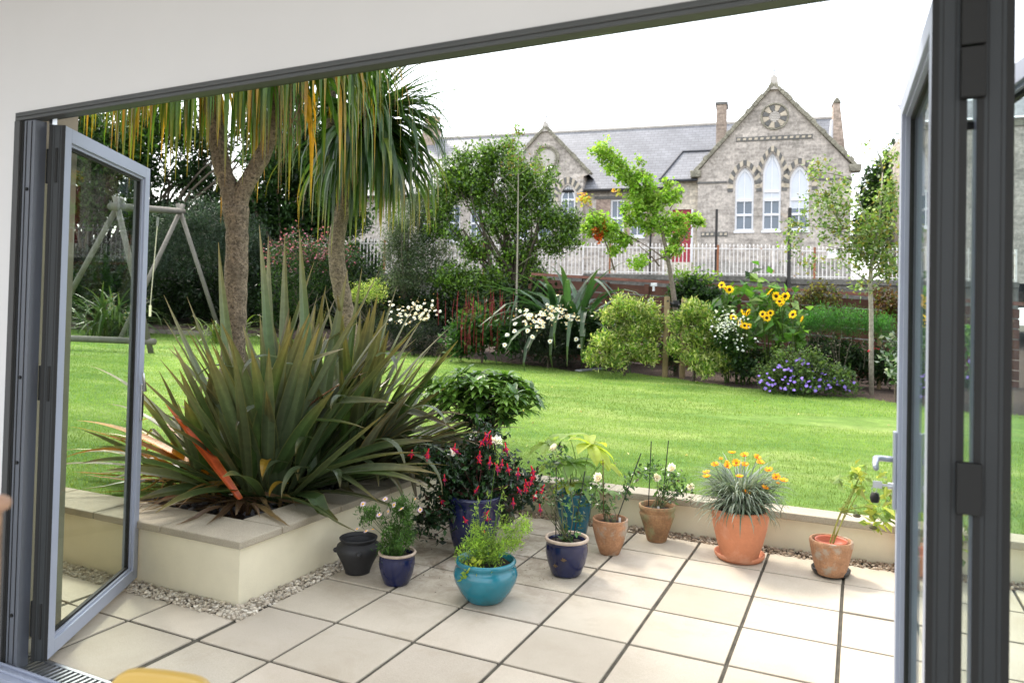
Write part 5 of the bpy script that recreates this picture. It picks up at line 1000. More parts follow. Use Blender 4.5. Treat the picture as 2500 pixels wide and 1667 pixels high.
# ------------------------------------------------------------------ school yard, retaining wall, railings, poles
FA = Wd(1240, 670, 25.6); FC = Wd(2420, 690, 23.6); fa = nrm(V3(FC[0]-FA[0], FC[1]-FA[1], 0)); fn = V3(-fa[1], fa[0], 0)
def FR(x, y):   # pixel -> (s,z) on the railing plane
    r = ray(x, y); t = ((FA-CAM) @ fn)/(r @ fn); p = CAM+r*t; return float((p-FA) @ fa), float(p[2])
def RW(s, d, z): return V3(FA[0], FA[1], 0)+fa*s+fn*d+V3(0, 0, z)
m = MB(); z_ = FR(1700, 671)[1]; P = [RW(-30, .3, z_-.1), RW(30, .3, z_-.1), RW(40, 60, z_-.1), RW(-40, 60, z_-.1)]; m.add(P, [[0, 1, 2, 3]]); o = m.build('school_yard', M('yard_tarmac', (.10, .10, .10), rough=.95, var=(3, .2)), at=P[0]); o['kind'] = 'structure'
RPAINT = M('peeling_white_railing', (.72, .69, .66), rough=.6, var=(8, .15), spots=(5, .60, .08, (.40, .22, .12)))
WALLG = M('dark_mossy_stone', (.13, .125, .11), rough=1, var=(3, .3), var2=(12, .4), bump=(10, .8, .04))
RUSTM = M('rusty_iron', (.28, .11, .05), rough=.9, var=(10, .3))
def railing(label, x0, x1, yt, yr, yb, cat='railing'):
    s0, s1 = FR(x0, yr)[0], FR(x1, yr)[0]; zt_, zr, zb_ = FR(x0*.5+x1*.5, yt)[1], FR((x0+x1)/2, yr)[1], FR((x0+x1)/2, yb)[1]
    w_ = thing('stone_base_wall', label.replace('railings', 'stone wall under the railings'), 'wall', RW(s0, 0, 0), 'stone walls under the railings'); m = MB(); m.prism([(s0+.01, -.5), (s1-.01, -.5), (s1-.01, zb_-.2), (s0+.01, zb_-.2)], RW, -.2, .2); m.build('wall_body', WALLG, w_)
    m = MB(); m.prism([(s0+.01, zb_-.195), (s1-.01, zb_-.195), (s1-.01, zb_), (s0+.01, zb_)], RW, -.26, .26); m.build('wall_coping', WALLG, w_, bevel=.03)
    t = thing('railings', label, cat, RW(s0, 0, zb_), 'white iron railings'); n = int((s1-s0)/.127)
    m = MB(); m.prism([(s0, zr-.02), (s1, zr-.02), (s1, zr+.02), (s0, zr+.02)], RW, -.02, .02); m.build('top_rail', RPAINT, t)
    m = MB(); zq = zb_+.08; m.prism([(s0, zq-.015), (s1, zq-.015), (s1, zq+.015), (s0, zq+.015)], RW, -.02, .02); m.build('bottom_rail', RPAINT, t)
    me = None
    for i in range(n+1):
        s_ = s0+(s1-s0)*i/n
        if i % 14 == 7 or i == n: m = MB(); m.prism([(s_-.03, zb_), (s_+.03, zb_), (s_+.03, zt_-.04), (s_-.03, zt_-.04)], RW, -.03, .03); m.build('post', RUSTM if i % 28 == 7 else RPAINT, t); continue
        if me is None:
            m = MB(); m.lathe([(.016, zb_), (.016, zt_-.14), (.016, zt_-.11), (.027, zt_-.08), (.016, zt_-.03), (.002, zt_)], RW(s_, 0, 0), 8); o = m.build('bar', RPAINT, t); me = o.data; ref = RW(s_, 0, 0)
        else: o = bpy.data.objects.new('bar', me); COL.objects.link(o); o.parent = t; o.location = [float(q) for q in (RW(s_, 0, 0)-ref)]
railing('white spiked iron railings behind the round tree, left of the maple', 880, 1424, 585, 597, 672)
railing('white spiked iron railings behind the maple and in front of the red door', 1425, 1918, 594, 606, 672)
railing('white spiked iron railings stepping down behind the birch', 1920, 2480, 603, 615, 685)
m = MB(); a = FR(1753, 508); m.tube([RW(a[0], .3, 1.5), RW(a[0], .3, a[1])], .045, k=10); o = m.build('iron_pole', IRON, at=RW(a[0], .3, 1.5)); tag(o, 'thin black pole before the school, behind the sunflowers, left of two', 'pole', 'black poles by the railings')
m = MB(); a = FR(1923, 511); m.tube([RW(a[0], -.3, 1.5), RW(a[0], -.3, a[1])], .06, k=10); o = m.build('iron_pole', IRON, at=RW(a[0], -.3, 1.5)); tag(o, 'black pole standing at the step between two railings', 'pole', 'black poles by the railings')
m = MB(); a, b_ = FR(2019, 631), FR(2043, 614); m.prism([a, (b_[0], a[1]), b_, (a[0], b_[1])], RW, -.09, -.04); o = m.build('notice_board', WHT); tag(o, 'blank pale notice plate fixed to the railings behind the birch', 'sign')
# brown timber fence
BROWN = M('brown_timber', (.095, .036, .02), rough=.8, var=(5, .2), bump=(20, .4, .01)); BROWN2 = M('brown_capping', (.19, .075, .05), rough=.7, var=(6, .25))
f0 = Wd(1300, 666, 17.4); f1 = Wd(2500, 738, 12.4); fz = (f1-f0); L_ = np.linalg.norm(fz[:2]); n = 5
for i in range(n):
    a, b_ = f0+fz*i/n, f0+fz*(i+1)/n; u_ = nrm(V3(b_[0]-a[0], b_[1]-a[1], 0)); nn_ = V3(-u_[1], u_[0], 0)
    lb = ['behind the big green flax', 'behind the leaning maple and the white socket', 'behind the sunflowers', 'behind the birch and the ferny hedge', 'behind the right door leaves'][i]
    t = thing('timber_fence', 'red-brown timber fence panel '+lb, 'fence', V3(a[0], a[1], .4), 'brown timber fence panels'); L1 = np.linalg.norm((b_-a)[:2])
    def TW(s_, d, z_): return V3(a[0], a[1], 0)+u_*s_+nn_*d+V3(0, 0, z_+(b_[2]-a[2])*s_/L1)
    zt_ = a[2]; k = 9
    for j_ in range(k): m = MB(); z0_ = .35+(zt_-.42)*j_/k*.98; z1_ = z0_+(zt_-.42)/k*.86; m.prism([(.06, z0_), (L1-.06, z0_), (L1-.06, z1_), (.06, z1_)], TW, 0, .02); m.build('board', BROWN, t)
    m = MB(); m.prism([(0.005, zt_-.06), (L1-.005, zt_-.06), (L1-.005, zt_), (0.005, zt_)], TW, -.06, .08); m.build('capping_rail', BROWN2, t)
    m = MB(); m.prism([(-.05, .2), (.05, .2), (.05, zt_-.10), (-.05, zt_-.10)], TW, -.09, .05); m.prism([(L1*.5-.05, .2), (L1*.5+.05, .2), (L1*.5+.05, zt_-.1), (L1*.5-.05, zt_-.1)], TW, -.05, -.003); m.build('post', BROWN, t)
q = Wd(1597, 697, 15.3); t = thing('garden_socket', 'small white outdoor box with hanging cable loop on the brown fence', 'socket', q); m = MB(); m.box((-.06, -.05, -.02), (.06, .02, .05), o=q); m.box((-.025, -.045, -.12), (.02, 0, -.02), o=q); m.build('box', WHT, t, bevel=.008)
m = MB(); a = np.linspace(-2, 3.6, 16); m.tube([q+V3(-.05+.055*cos(x_), -.06, -.34+.07*sin(x_)) for x_ in a]+[], .009, k=6); m.build('cable', WHT, t)
# ------------------------------------------------------------------ trees and shrubs of the border
DG = [(.020, .048, .014), (.030, .070, .018), (.045, .095, .020)]; MG = [(.035, .085, .018), (.055, .125, .022), (.085, .18, .03), (.12, .23, .035)]
LG = [(.12, .24, .03), (.18, .32, .04), (.24, .38, .05)]; YGc = [(.46, .58, .10), (.68, .72, .24), (.26, .44, .06)]
def shrub(name, label, cat, blobs, nclump, nper, cr, size, asp, pal, group='border plants', mat=None, base=None, nb=10, r0=.03, up=.3, w=None, crown='foliage', wood='stem', woodcol=(.09, .07, .05), fork=None, **kw):
    b0_ = blobs[0][0] if base is None else A(base); gb = A(base) if base is not None else V3(b0_[0], b0_[1], lawn_h(b0_[0], b0_[1]))
    t = thing(name, label, cat, gb, group); m = MB(); cs = cloud(m, blobs, nclump, nper, cr, size, asp, pal, up=up, w=w, **kw); m.build(crown, mat or LEAF, t)
    if nb: m = MB(); branches(m, gb-V3(0, 0, .1), fork if fork is not None else gb*.6+b0_*.4, cs, nb, r0, woodcol); m.build(wood, WOODY, t, smooth=True)
    return t, cs
tr = lambda *a, **k: shrub(*a, crown='crown', wood='trunk', group='trees behind the garden', **k)
# far trees, left
tr('broadleaf_tree', 'olive-green tree seen through the left door pane behind the swing', 'tree', [bl(230, 430, 27, 110, 110), bl(170, 330, 27, 90, 80), bl(290, 340, 27, 110, 80), bl(130, 500, 27, 70, 70), bl(240, 520, 27, 90, 50)], 420, 46, .42, .19, .55, MG[:3]+[(.10, .17, .03)], nb=16, r0=.2)
tr('broadleaf_tree', 'gappy dark tree with sky showing through, left of the forked cordyline', 'tree', [bl(400, 310, 28, 120, 60), bl(500, 360, 28, 60, 70), bl(345, 420, 28, 60, 50), bl(450, 430, 28, 90, 45), bl(520, 460, 28, 40, 50), bl(640, 330, 28, 60, 90)], 330, 36, .36, .17, .5, DG+MG[:1], nb=30, r0=.16)
tr('broadleaf_tree', 'dense dark evergreen tree between the two cordyline trunks', 'tree', [bl(690, 420, 24, 80, 120), bl(760, 380, 24, 80, 120), bl(620, 500, 24, 60, 60), bl(830, 520, 24, 80, 70), bl(720, 540, 24, 90, 50)], 480, 46, .34, .16, .5, DG+MG[:2], nb=12, r0=.15)
shrub('conifer_shrub', 'blue-grey feathery evergreen shrub behind the swing frame', 'shrub', [bl(420, 560, 21.5, 90, 50), bl(500, 540, 21.5, 80, 55), bl(380, 620, 21.5, 60, 50), bl(540, 600, 21.5, 60, 60), bl(610, 590, 21.5, 50, 60), bl(460, 630, 21.5, 90, 60)], 330, 46, .22, .12, .18, [(.045, .075, .05), (.07, .11, .08), (.03, .055, .035)], nb=0)
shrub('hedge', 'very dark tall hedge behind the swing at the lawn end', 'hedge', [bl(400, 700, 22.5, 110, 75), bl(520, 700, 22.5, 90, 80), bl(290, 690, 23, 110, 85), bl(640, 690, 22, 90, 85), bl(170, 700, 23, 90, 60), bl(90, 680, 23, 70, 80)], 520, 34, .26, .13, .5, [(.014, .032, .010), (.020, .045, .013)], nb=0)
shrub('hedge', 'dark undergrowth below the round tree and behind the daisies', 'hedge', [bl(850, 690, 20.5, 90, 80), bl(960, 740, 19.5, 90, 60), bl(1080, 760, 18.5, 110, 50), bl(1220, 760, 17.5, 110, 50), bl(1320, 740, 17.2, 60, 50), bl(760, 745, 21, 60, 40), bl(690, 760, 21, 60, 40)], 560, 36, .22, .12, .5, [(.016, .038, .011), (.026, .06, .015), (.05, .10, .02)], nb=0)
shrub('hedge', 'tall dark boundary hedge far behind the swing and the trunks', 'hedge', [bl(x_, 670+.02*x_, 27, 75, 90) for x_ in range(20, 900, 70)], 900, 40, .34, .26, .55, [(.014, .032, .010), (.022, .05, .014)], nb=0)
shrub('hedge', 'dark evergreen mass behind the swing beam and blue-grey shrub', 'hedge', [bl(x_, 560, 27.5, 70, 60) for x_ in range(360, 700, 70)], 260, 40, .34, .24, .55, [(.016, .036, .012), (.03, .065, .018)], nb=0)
# pink shrub
t, cs = shrub('flowering_shrub', 'rounded shrub covered in small pink flowers between the cordyline trunks', 'shrub', [bl(735, 640, 18.5, 75, 80), bl(700, 700, 18.5, 60, 60), bl(800, 640, 18.5, 50, 60), bl(840, 620, 18.8, 40, 40)], 260, 30, .16, .07, .5, DG+MG[:2], nb=8)
m = MB(); sel = cs[(cs[:, 2] > np.percentile(cs[:, 2], 45))]; leaves(m, np.repeat(sel, 6, 0)+rng.normal(size=(len(sel)*6, 3))*.12+V3(.0, -.1, .06), .055, .8, [(.30, .08, .13), (.36, .13, .18), (.22, .06, .08)]); m.build('flowers', PETAL, t)
shrub('golden_shrub', 'low yellow-green shrub behind the leaning cordyline trunk', 'shrub', [bl(905, 712, 17.5, 48, 26), bl(850, 722, 17.5, 40, 18)], 80, 34, .1, .05, .4, YGc, nb=4)
t, cs = shrub('olive_shrub', 'airy grey-green small-leaved shrub right of the leaning cordyline', 'shrub', [bl(1000, 560, 18.8, 60, 75), bl(1040, 500, 18.8, 45, 55), bl(1000, 660, 18.6, 75, 70), bl(1060, 620, 18.8, 50, 80), bl(970, 610, 18.8, 40, 60)], 620, 40, .16, .06, .4, [(.10, .15, .07), (.15, .20, .10), (.06, .11, .04), (.22, .27, .17)], nb=26, r0=.05)
# round tree
base = G(1262, 850); base = Wd(1262, 800, 18.3); base[2] = lawn_h(base[0], base[1])
blobs = [bl(1105, 430, 18.5, 60, 50), bl(1165, 400, 18.5, 55, 45), bl(1230, 385, 18.5, 60, 40), bl(1090, 500, 18.5, 50, 40), bl(1180, 470, 18.5, 75, 50), bl(1290, 440, 18.3, 70, 55), bl(1310, 510, 18.3, 60, 50), bl(1370, 545, 18.2, 45, 45), bl(1230, 540, 18.5, 70, 50), bl(1395, 590, 18.2, 30, 25), bl(1340, 600, 18.3, 50, 25), bl(1150, 600, 18.5, 50, 40), bl(1270, 620, 18.4, 60, 45), bl(1080, 560, 18.5, 35, 35), bl(1115, 690, 18.3, 60, 50), bl(1200, 700, 18.2, 60, 50), bl(1300, 690, 18.3, 50, 40)]
t, cs = shrub('evergreen_tree', 'large rounded multi-stemmed evergreen tree with glossy leaves before the school gable', 'tree', blobs, 620, 54, .20, .09, .55, [(.055, .12, .018), (.10, .20, .025), (.18, .33, .04), (.27, .44, .06)], group='garden trees', mat=GLOSSY, base=base, nb=34, r0=.07, fork=Wd(1262, 690, 18.3), crown='crown', wood='trunk', up=.5, woodcol=(.06, .045, .03))
m = MB()
for x, y in ((1245, 640), (1230, 560), (1290, 600), (1330, 520), (1170, 500), (1200, 440), (1130, 560)): P, R = twig(base, Wd(x, y, 18.3), .09, .03, .06, 9); m.tube(P, R, (.06, .045, .03), 7)
m.build('limb', WOODY, t, smooth=True)
# sapling with pale spray poking out of the top
b_ = Wd(1259, 800, 16.6); b_[2] = lawn_h(b_[0], b_[1]); t = thing('sapling', 'thin pale-stemmed sapling whose light green spray rises above the round tree', 'tree', b_, 'garden trees')
m = MB(); P, R = twig(b_, Wd(1266, 330, 17), .030, .006, .015, 12); m.tube(P, R, (.26, .23, .18), 7); 
for y in (420, 450, 380, 600): P2, R2 = twig(Wd(1263, y+50, 17), Wd(1263+rng.uniform(-60, 90), y, 17), .008, .003, .1); m.tube(P2, R2, (.2, .2, .12), 5)
m.build('trunk', WOODY, t, smooth=True); m = MB()
for x, y, rx, ry, n in ((1262, 350, 12, 45, 7), (1256, 400, 25, 35, 14), (1268, 325, 10, 20, 5), (1310, 410, 18, 30, 9), (1242, 360, 10, 18, 4), (1320, 380, 10, 25, 5)): cloud(m, [bl(x, y, 16.9, rx, ry)], n, 13, .09, .075, .5, LG+[(.30, .22, .08)], up=.8)
m.build('crown', LEAF, t)
# big green flax
def flax(name, label, base, n, Lr, Wr, pal, tipc, er=(.6, 1.5), cr=(.8, 2.6), spread=.22, azr=(0, 6.28), group='border flaxes', seg=8):
    t = thing(name, label, 'plant', base, group); m = MB()
    for i in range(n):
        a = rng.uniform(*azr); k_ = A(pal[rng.integers(0, len(pal))])*(.75+.5*rng.random())
        blade(m, base+V3(rng.normal()*spread, rng.normal()*spread, 0), a, rng.uniform(*er), rng.uniform(*Lr), rng.uniform(*Wr), rng.uniform(*cr), k_, tipc, seg=seg, fold=.15, wp=.3, pw=1.6, kink=(rng.uniform(.4, .8), rng.uniform(.5, 1.5)) if rng.random() < .25 else None)
    m.build('blades', STRAP, t); return t
b_ = Wd(1395, 800, 15.2); b_[2] = lawn_h(b_[0], b_[1])+.25; flax('flax_plant', 'broad dark green flax with arching folded blades before the railings', b_, 110, (1.9, 3.0), (.12, .18), [(.04, .10, .035), (.06, .14, .05), (.03, .075, .03)], (.12, .18, .06), er=(.75, 1.5), cr=(.9, 2.8))
b_ = Wd(270, 800, 20.5); b_[2] = lawn_h(b_[0], b_[1]); flax('flax_plant', 'green flax at the lawn end seen through the left door pane', b_, 120, (1.6, 2.5), (.05, .085), [(.07, .14, .04), (.12, .20, .06), (.04, .09, .03)], (.2, .25, .08), er=(.6, 1.45), cr=(.9, 2.4))
b_ = Wd(545, 800, 19); b_[2] = lawn_h(b_[0], b_[1]); flax('strap_leaf_plant', 'yellow-green strap-leaved plant left of the forked trunk at the lawn end', b_, 80, (1.0, 1.6), (.03, .05), [(.16, .24, .05), (.24, .32, .07), (.10, .17, .04)], (.3, .3, .08), er=(.5, 1.4), cr=(.9, 2.2))
b_ = Wd(890, 790, 18.3); b_[2] = lawn_h(b_[0], b_[1]); flax('flax_plant', 'dark purple-green flax behind the leaning trunk', b_, 70, (1.4, 2.2), (.05, .08), [(.03, .035, .022), (.045, .05, .03)], (.08, .07, .04), er=(.8, 1.5), cr=(.3, 1.2))
b_ = G(1085, 868); flax('grass_tuft', 'yellow-green grass tuft at the lawn edge between the daisy clumps', b_+V3(0, .25, 0), 130, (.5, .85), (.010, .018), [(.26, .30, .05), (.34, .36, .08), (.16, .22, .04)], (.4, .36, .1), er=(.5, 1.4), cr=(.8, 2.2), spread=.16, seg=6)
# daisies
def daisies(label, blobs, fx, n, D, sc=1.05):
    t, cs = shrub('daisy_bush', label, 'daisy', blobs, 240, 26, .13, .09, .16, [(.030, .05, .028), (.045, .075, .035), (.022, .036, .02)], group='white daisy bushes', nb=8)
    k = 0; fl_ = []
    while k < n:
        x, y = fx[rng.integers(0, len(fx))]; x += rng.normal()*15; y += rng.normal()*9
        p = Wd(x, y, D-rng.random()*.35); flower('dai', t, p, nrm(V3(.1, -.55, .75)+rng.normal(size=3)*.4), sc*(.8+.4*rng.random())); k += 1; fl_.append(p)
    m = MB(); P = np.repeat(A(fl_), 1, 0)+rng.normal(size=(len(fl_), 3))*.10; leaves(m, P, .038, .9, [(.35, .22, .08), (.5, .36, .2), (.6, .5, .38)]); m.build('faded_heads', PETAL, t)
daisies('dark-leaved bush topped with white daisies behind the flax tips, left of two', [bl(1010, 815, 16.7, 65, 45), bl(1050, 840, 16.5, 50, 30), bl(960, 800, 16.9, 50, 40)], [(965, 750), (990, 762), (1010, 745), (1030, 758), (1045, 770), (1060, 752), (975, 775), (1000, 780)], 62, 16.4, .85)
daisies('dark-leaved bush topped with white daisies beside the lawn board, right of two', [bl(1340, 825, 14.6, 70, 55), bl(1370, 850, 14.4, 60, 40), bl(1300, 840, 14.7, 45, 40)], [(1290, 768), (1310, 775), (1330, 760), (1345, 750), (1350, 775), (1375, 760), (1390, 770), (1400, 775), (1360, 745), (1325, 785), (1300, 785), (1285, 765), (1345, 790), (1390, 785)], 78, 14.0, .85)
t = bpy.data.objects['daisy_bush.001']
for x, y in ((1238, 817), (1256, 808), (1300, 822), (1288, 807), (1343, 833), (1232, 842), (1407, 828), (1420, 827), (1415, 845), (1418, 806), (1257, 790), (1326, 797)): flower('dai', t, Wd(x, y, 13.9), nrm(V3(.1, -.8, .5)+rng.normal(size=3)*.2), 1.1)
# red bistort
t, cs = shrub('red_bistort', 'leafy green clump with thin dark red flower spikes between the daisies', 'plant', [bl(1180, 800, 15.3, 80, 45), bl(1130, 830, 15.3, 50, 35), bl(1240, 830, 15.0, 45, 35)], 230, 16, .15, .11, .6, [(.03, .08, .02), (.05, .13, .025), (.08, .19, .035)], nb=6)
m = MB()
for i in range(85):
    x, y = rng.normal(1185, 46), rng.uniform(738, 835); p = Wd(x, y, 15.2-rng.random()*.6); h = rng.uniform(.18, .3); m.tube([p-V3(0, 0, .25), p, p+V3(rng.normal()*.02, 0, h)], [.002, .0055, .002], (.26, .02, .03), 5, False)
m.build('flower_spikes', PETAL, t)
# stepping board
a = G(1412, 908); m = MB(); u_ = nrm(Wd(1440, 872, 14.2)-a); u_[2] = .02; s_ = V3(u_[1], -u_[0], 0); h = V3(0, 0, .04)
P = [a-s_*.11, a+s_*.11, a+s_*.11+u_*.95, a-s_*.11+u_*.95]; m.add([p+V3(0, 0, .01) for p in P]+[p+h for p in P], [[0, 3, 2, 1], [4, 5, 6, 7], [0, 1, 5, 4], [1, 2, 6, 5], [2, 3, 7, 6], [3, 0, 4, 7]]); o = m.build('garden_board', M('slate_board', (.22, .22, .23), rough=.6, var=(6, .2)), at=a, bevel=.006); tag(o, 'grey board lying across the soil at the lawn edge beside the daisies', 'board')
# pieris
for lb, bs, D, base in (('variegated yellow-green shrub left of the maple stakes', [bl(1530, 750, 13.4, 40, 28), bl(1580, 760, 13.4, 30, 30), bl(1600, 800, 13.3, 22, 40), bl(1490, 775, 13.4, 26, 18), bl(1545, 805, 13.3, 45, 30), bl(1480, 835, 13.2, 34, 22), bl(1450, 870, 13.1, 26, 18), bl(1530, 860, 13.1, 44, 24), bl(1585, 865, 13.1, 30, 24), bl(1500, 885, 13., 34, 12)], 13.3, None), ('variegated yellow-green shrub right of the maple stakes', [bl(1695, 765, 12.7, 34, 26), bl(1735, 790, 12.6, 28, 30), bl(1755, 830, 12.6, 26, 26), bl(1700, 825, 12.6, 34, 20), bl(1655, 790, 12.8, 16, 20), bl(1650, 850, 12.8, 18, 14), bl(1700, 870, 12.5, 34, 18), bl(1755, 885, 12.4, 34, 18), bl(1715, 900, 12.3, 28, 10)], 12.6, None)):
    shrub('variegated_shrub', lb, 'shrub', bs, 210, 50, .10, .075, .32, YGc+[(.70, .72, .34), (.14, .30, .04)], group='variegated shrubs', nb=14, up=.5, r0=.03)
# leaning maple
D = 13.6; b_ = Wd(1651, 880, D); b_[2] = lawn_h(b_[0], b_[1]); t = thing('maple_tree', 'young leaning lime-green maple with red leaf cluster and two stakes', 'tree', b_, 'garden trees')
m = MB(); tp = [b_, Wd(1650, 760, D), Wd(1642, 700, D), Wd(1632, 640, D), Wd(1618, 570, D), Wd(1590, 510, D), Wd(1545, 460, D), Wd(1500, 400, D)]; m.tube(tp, [.055, .05, .045, .04, .034, .028, .02, .01], (.16, .13, .10), 8)
for p, q in (((1632, 640), (1560, 590)), ((1560, 590), (1470, 545)), ((1545, 600), (1430, 500)), ((1630, 625), (1560, 650)), ((1628, 640), (1700, 540)), ((1600, 520), (1565, 410)), ((1620, 580), (1650, 490)), ((1610, 650), (1560, 600)), ((1500, 660), (1440, 510))): P, R = twig(Wd(*p, D), Wd(*q, D+rng.normal()*.1), .018, .006, .08); m.tube(P, R, (.14, .10, .08), 6)
m.build('trunk', WOODY, t, smooth=True)
LM = [(.36, .58, .07), (.42, .64, .09), (.26, .48, .05), (.50, .66, .14)]
bs = [bl(1470, 370, D, 32, 26), bl(1500, 400, D, 34, 30), bl(1530, 435, D, 36, 30), bl(1560, 410, D, 14, 30), bl(1565, 460, D, 45, 34), bl(1600, 490, D, 45, 34), bl(1550, 500, D, 38, 28), bl(1590, 540, D, 45, 30), bl(1640, 470, D, 22, 30), bl(1540, 540, D, 30, 16), bl(1475, 545, D, 38, 22), bl(1495, 570, D, 40, 22), bl(1455, 530, D, 20, 22), bl(1520, 590, D, 32, 14), bl(1650, 560, D, 30, 45), bl(1690, 540, D, 24, 22), bl(1640, 610, D, 25, 22), bl(1560, 640, D, 38, 12), bl(1500, 610, D, 30, 10), bl(1435, 560, D, 18, 22)]
m = MB(); cloud(m, [(b_[0], b_[1]*.92) for b_ in bs], 360, 30, .085, .062, .8, LM, up=-.1); m.build('crown', LEAF, t)
m = MB(); cloud(m, [bl(1455, 572, D-.1, 16, 11), bl(1475, 555, D-.1, 7, 9)], 16, 16, .06, .062, .8, [(.95, .10, .05), (.95, .22, .05), (.6, .36, .07)], up=-.1); cloud(m, [bl(1428, 490, D, 18, 12), bl(1505, 470, D, 8, 6)], 10, 12, .07, .065, .8, [(.85, .42, .10), (.55, .60, .10)]); m.build('red_leaves', LEAF, t)
STK = M('round_stake', (.26, .19, .10), rough=.9, var=(5, .2), bump=(30, .5, .01))
for x, y, lb in ((1629, 724, 'round wooden stake left of the maple trunk'), (1671, 728, 'round wooden stake right of the maple trunk')):
    p = Wd(x, y, D-.35); m = MB(); q = Wd(x-5, y+148, D-.35); q[2] = lawn_h(q[0], q[1])-.1; m.tube([q, p], .052, k=12); o = m.build('tree_stake', STK, at=q); tag(o, lb, 'stake', 'tree stakes')
m = MB(); a, b_, c_ = Wd(1629, 734, D-.40), Wd(1650, 742, D-.15), Wd(1671, 737, D-.40); m.tube([a, (a+b_)/2-V3(0, 0, .03), b_, (b_+c_)/2-V3(0, 0, .05), c_], .022, k=8); m.lathe([(.06, -.06), (.07, 0), (.06, .06)], b_, 12); o = m.build('tree_tie', RUB, at=b_); tag(o, 'black rubber tie holding the maple between its stakes', 'tie')
# dark ivy hedge, brown shrubs, ferny hedge, undergrowth and leaves darkened as shade
t, cs = shrub('ivy_hedge', 'clipped dark green hedge on the brown fence right of the maple', 'hedge', [bl(1700, 715, 15, 60, 32), bl(1665, 720, 15, 30, 28), bl(1745, 740, 14.8, 40, 36), bl(1700, 750, 15, 60, 30)], 190, 30, .13, .075, .7, DG+MG[:2], nb=0)
m = MB(); cloud(m, [bl(1680, 670, 15, 40, 14), bl(1730, 680, 15, 30, 10)], 30, 10, .1, .08, .5, LG, up=.7); m.build('young_shoots', LEAF, t)
shrub('bronze_shrub', 'yellow-brown twiggy shrub against the brown fence behind the ferny hedge', 'shrub', [bl(2010, 722, 13.6, 45, 26), bl(1960, 735, 13.7, 35, 20), bl(1885, 745, 13.9, 60, 25)], 120, 22, .12, .06, .55, [(.14, .13, .03), (.24, .22, .05), (.10, .06, .02), (.08, .12, .03)], nb=20, r0=.02)
shrub('bronze_shrub', 'rust-brown leafy shrub behind the birch stake', 'shrub', [bl(2180, 750, 12.9, 40, 30), bl(2240, 770, 12.6, 40, 40), bl(2150, 720, 13.2, 30, 15)], 110, 22, .12, .06, .6, [(.16, .08, .025), (.10, .05, .02), (.12, .13, .03)], nb=14, r0=.02)
shrub('ferny_hedge', 'soft bright green ferny plant bank running past the birch trunk', 'plant', [bl(1960, 785, 12.5, 45, 30), bl(2010, 780, 12.4, 50, 30), bl(2070, 785, 12.2, 50, 30), bl(2120, 790, 12., 45, 28), bl(2165, 800, 11.8, 30, 30), bl(1900, 800, 12.6, 45, 30), bl(1840, 800, 12.7, 40, 30)], 330, 40, .10, .06, .13, [(.08, .26, .045), (.12, .36, .06), (.05, .17, .03)], nb=0, up=.7)
shrub('undergrowth', 'dark leaf cloud standing in for the shade below the ferny plant bank', 'plant', [bl(2000, 860, 12.5, 70, 40), bl(2080, 880, 12.2, 60, 45), bl(2150, 890, 11.9, 50, 45), bl(1850, 880, 12.7, 50, 35), bl(1780, 870, 12.8, 40, 40), bl(2240, 900, 11.5, 50, 50)], 300, 26, .13, .08, .4, [(.018, .042, .012), (.03, .07, .018), (.05, .10, .025)], nb=0)  # dark leaf colour stands in for the shade under the ferny plants
shrub('undergrowth', 'low dark green ground plants at the foot of the variegated shrubs', 'plant', [bl(1815, 895, 12.1, 35, 22), bl(1640, 860, 13.6, 25, 40), bl(1450, 800, 14.3, 30, 60)], 110, 26, .1, .07, .45, DG+MG[:1], nb=0)
# sunflowers
def sunfl(label, base_px, D, flw, blobs, n=30, side=()):
    b_ = Wd(*base_px, D); b_[2] = lawn_h(b_[0], b_[1]); t = thing('sunflower', label, 'sunflower', b_, 'sunflowers in the border'); fp = [Wd(x, y, D-.25) for x, y in flw]
    m = MB()
    for p in fp: P, R = twig(b_+V3(rng.normal()*.12, rng.normal()*.1, 0), p, .016, .008, .05, 9); m.tube(P, R, (.14, .22, .05), 7, False)
    m.build('stem', LEAF, t, smooth=True)
    m = MB(); cs = cloud(m, blobs, n, 3, .15, .165, .72, [(.10, .26, .04), (.16, .36, .05), (.24, .44, .08), (.28, .38, .2)], up=-.35, jit=.3); m.build('leaf', LEAF, t)
    for i, p in enumerate(fp): flower('sun', t, p, nrm(V3(.15, -.9, .25)+rng.normal(size=3)*(.35 if i not in side else 1.2)), .58+.2*rng.random())
sunfl('leftmost sunflower plant with three open heads by the dark hedge', (1775, 880), 12.6, [(1762, 696), (1770, 704), (1781, 707)], [bl(1770, 735, 12.6, 38, 38), bl(1760, 790, 12.6, 25, 40), bl(1790, 715, 12.6, 20, 15)], 34)
sunfl('tallest central sunflower clump with many heads and big top leaves', (1880, 890), 12.2, [(1881, 713), (1895, 723), (1917, 723), (1903, 736), (1862, 767), (1872, 776), (1881, 764), (1908, 741)], [bl(1868, 735, 12.2, 45, 45), bl(1860, 680, 12.2, 22, 10), bl(1895, 695, 12.2, 14, 20), bl(1890, 790, 12.2, 40, 45), bl(1915, 760, 12.2, 25, 40), bl(1835, 745, 12.2, 20, 30)], 80)
sunfl('small sunflower stems facing down, right of the central clump', (1925, 890), 12., [(1936, 768), (1959, 779)], [bl(1930, 810, 12., 30, 25), bl(1950, 815, 12., 20, 15)], 20, side=(0, 1))
sunfl('side-turned orange sunflowers just above the white little daisies', (1815, 880), 12.3, [(1815, 762), (1825, 762), (1818, 795), (1806, 789), (1790, 775), (1825, 797)], [bl(1815, 800, 12.4, 30, 30), bl(1820, 840, 12.4, 30, 20)], 22, side=(0, 1, 2, 3, 4, 5))
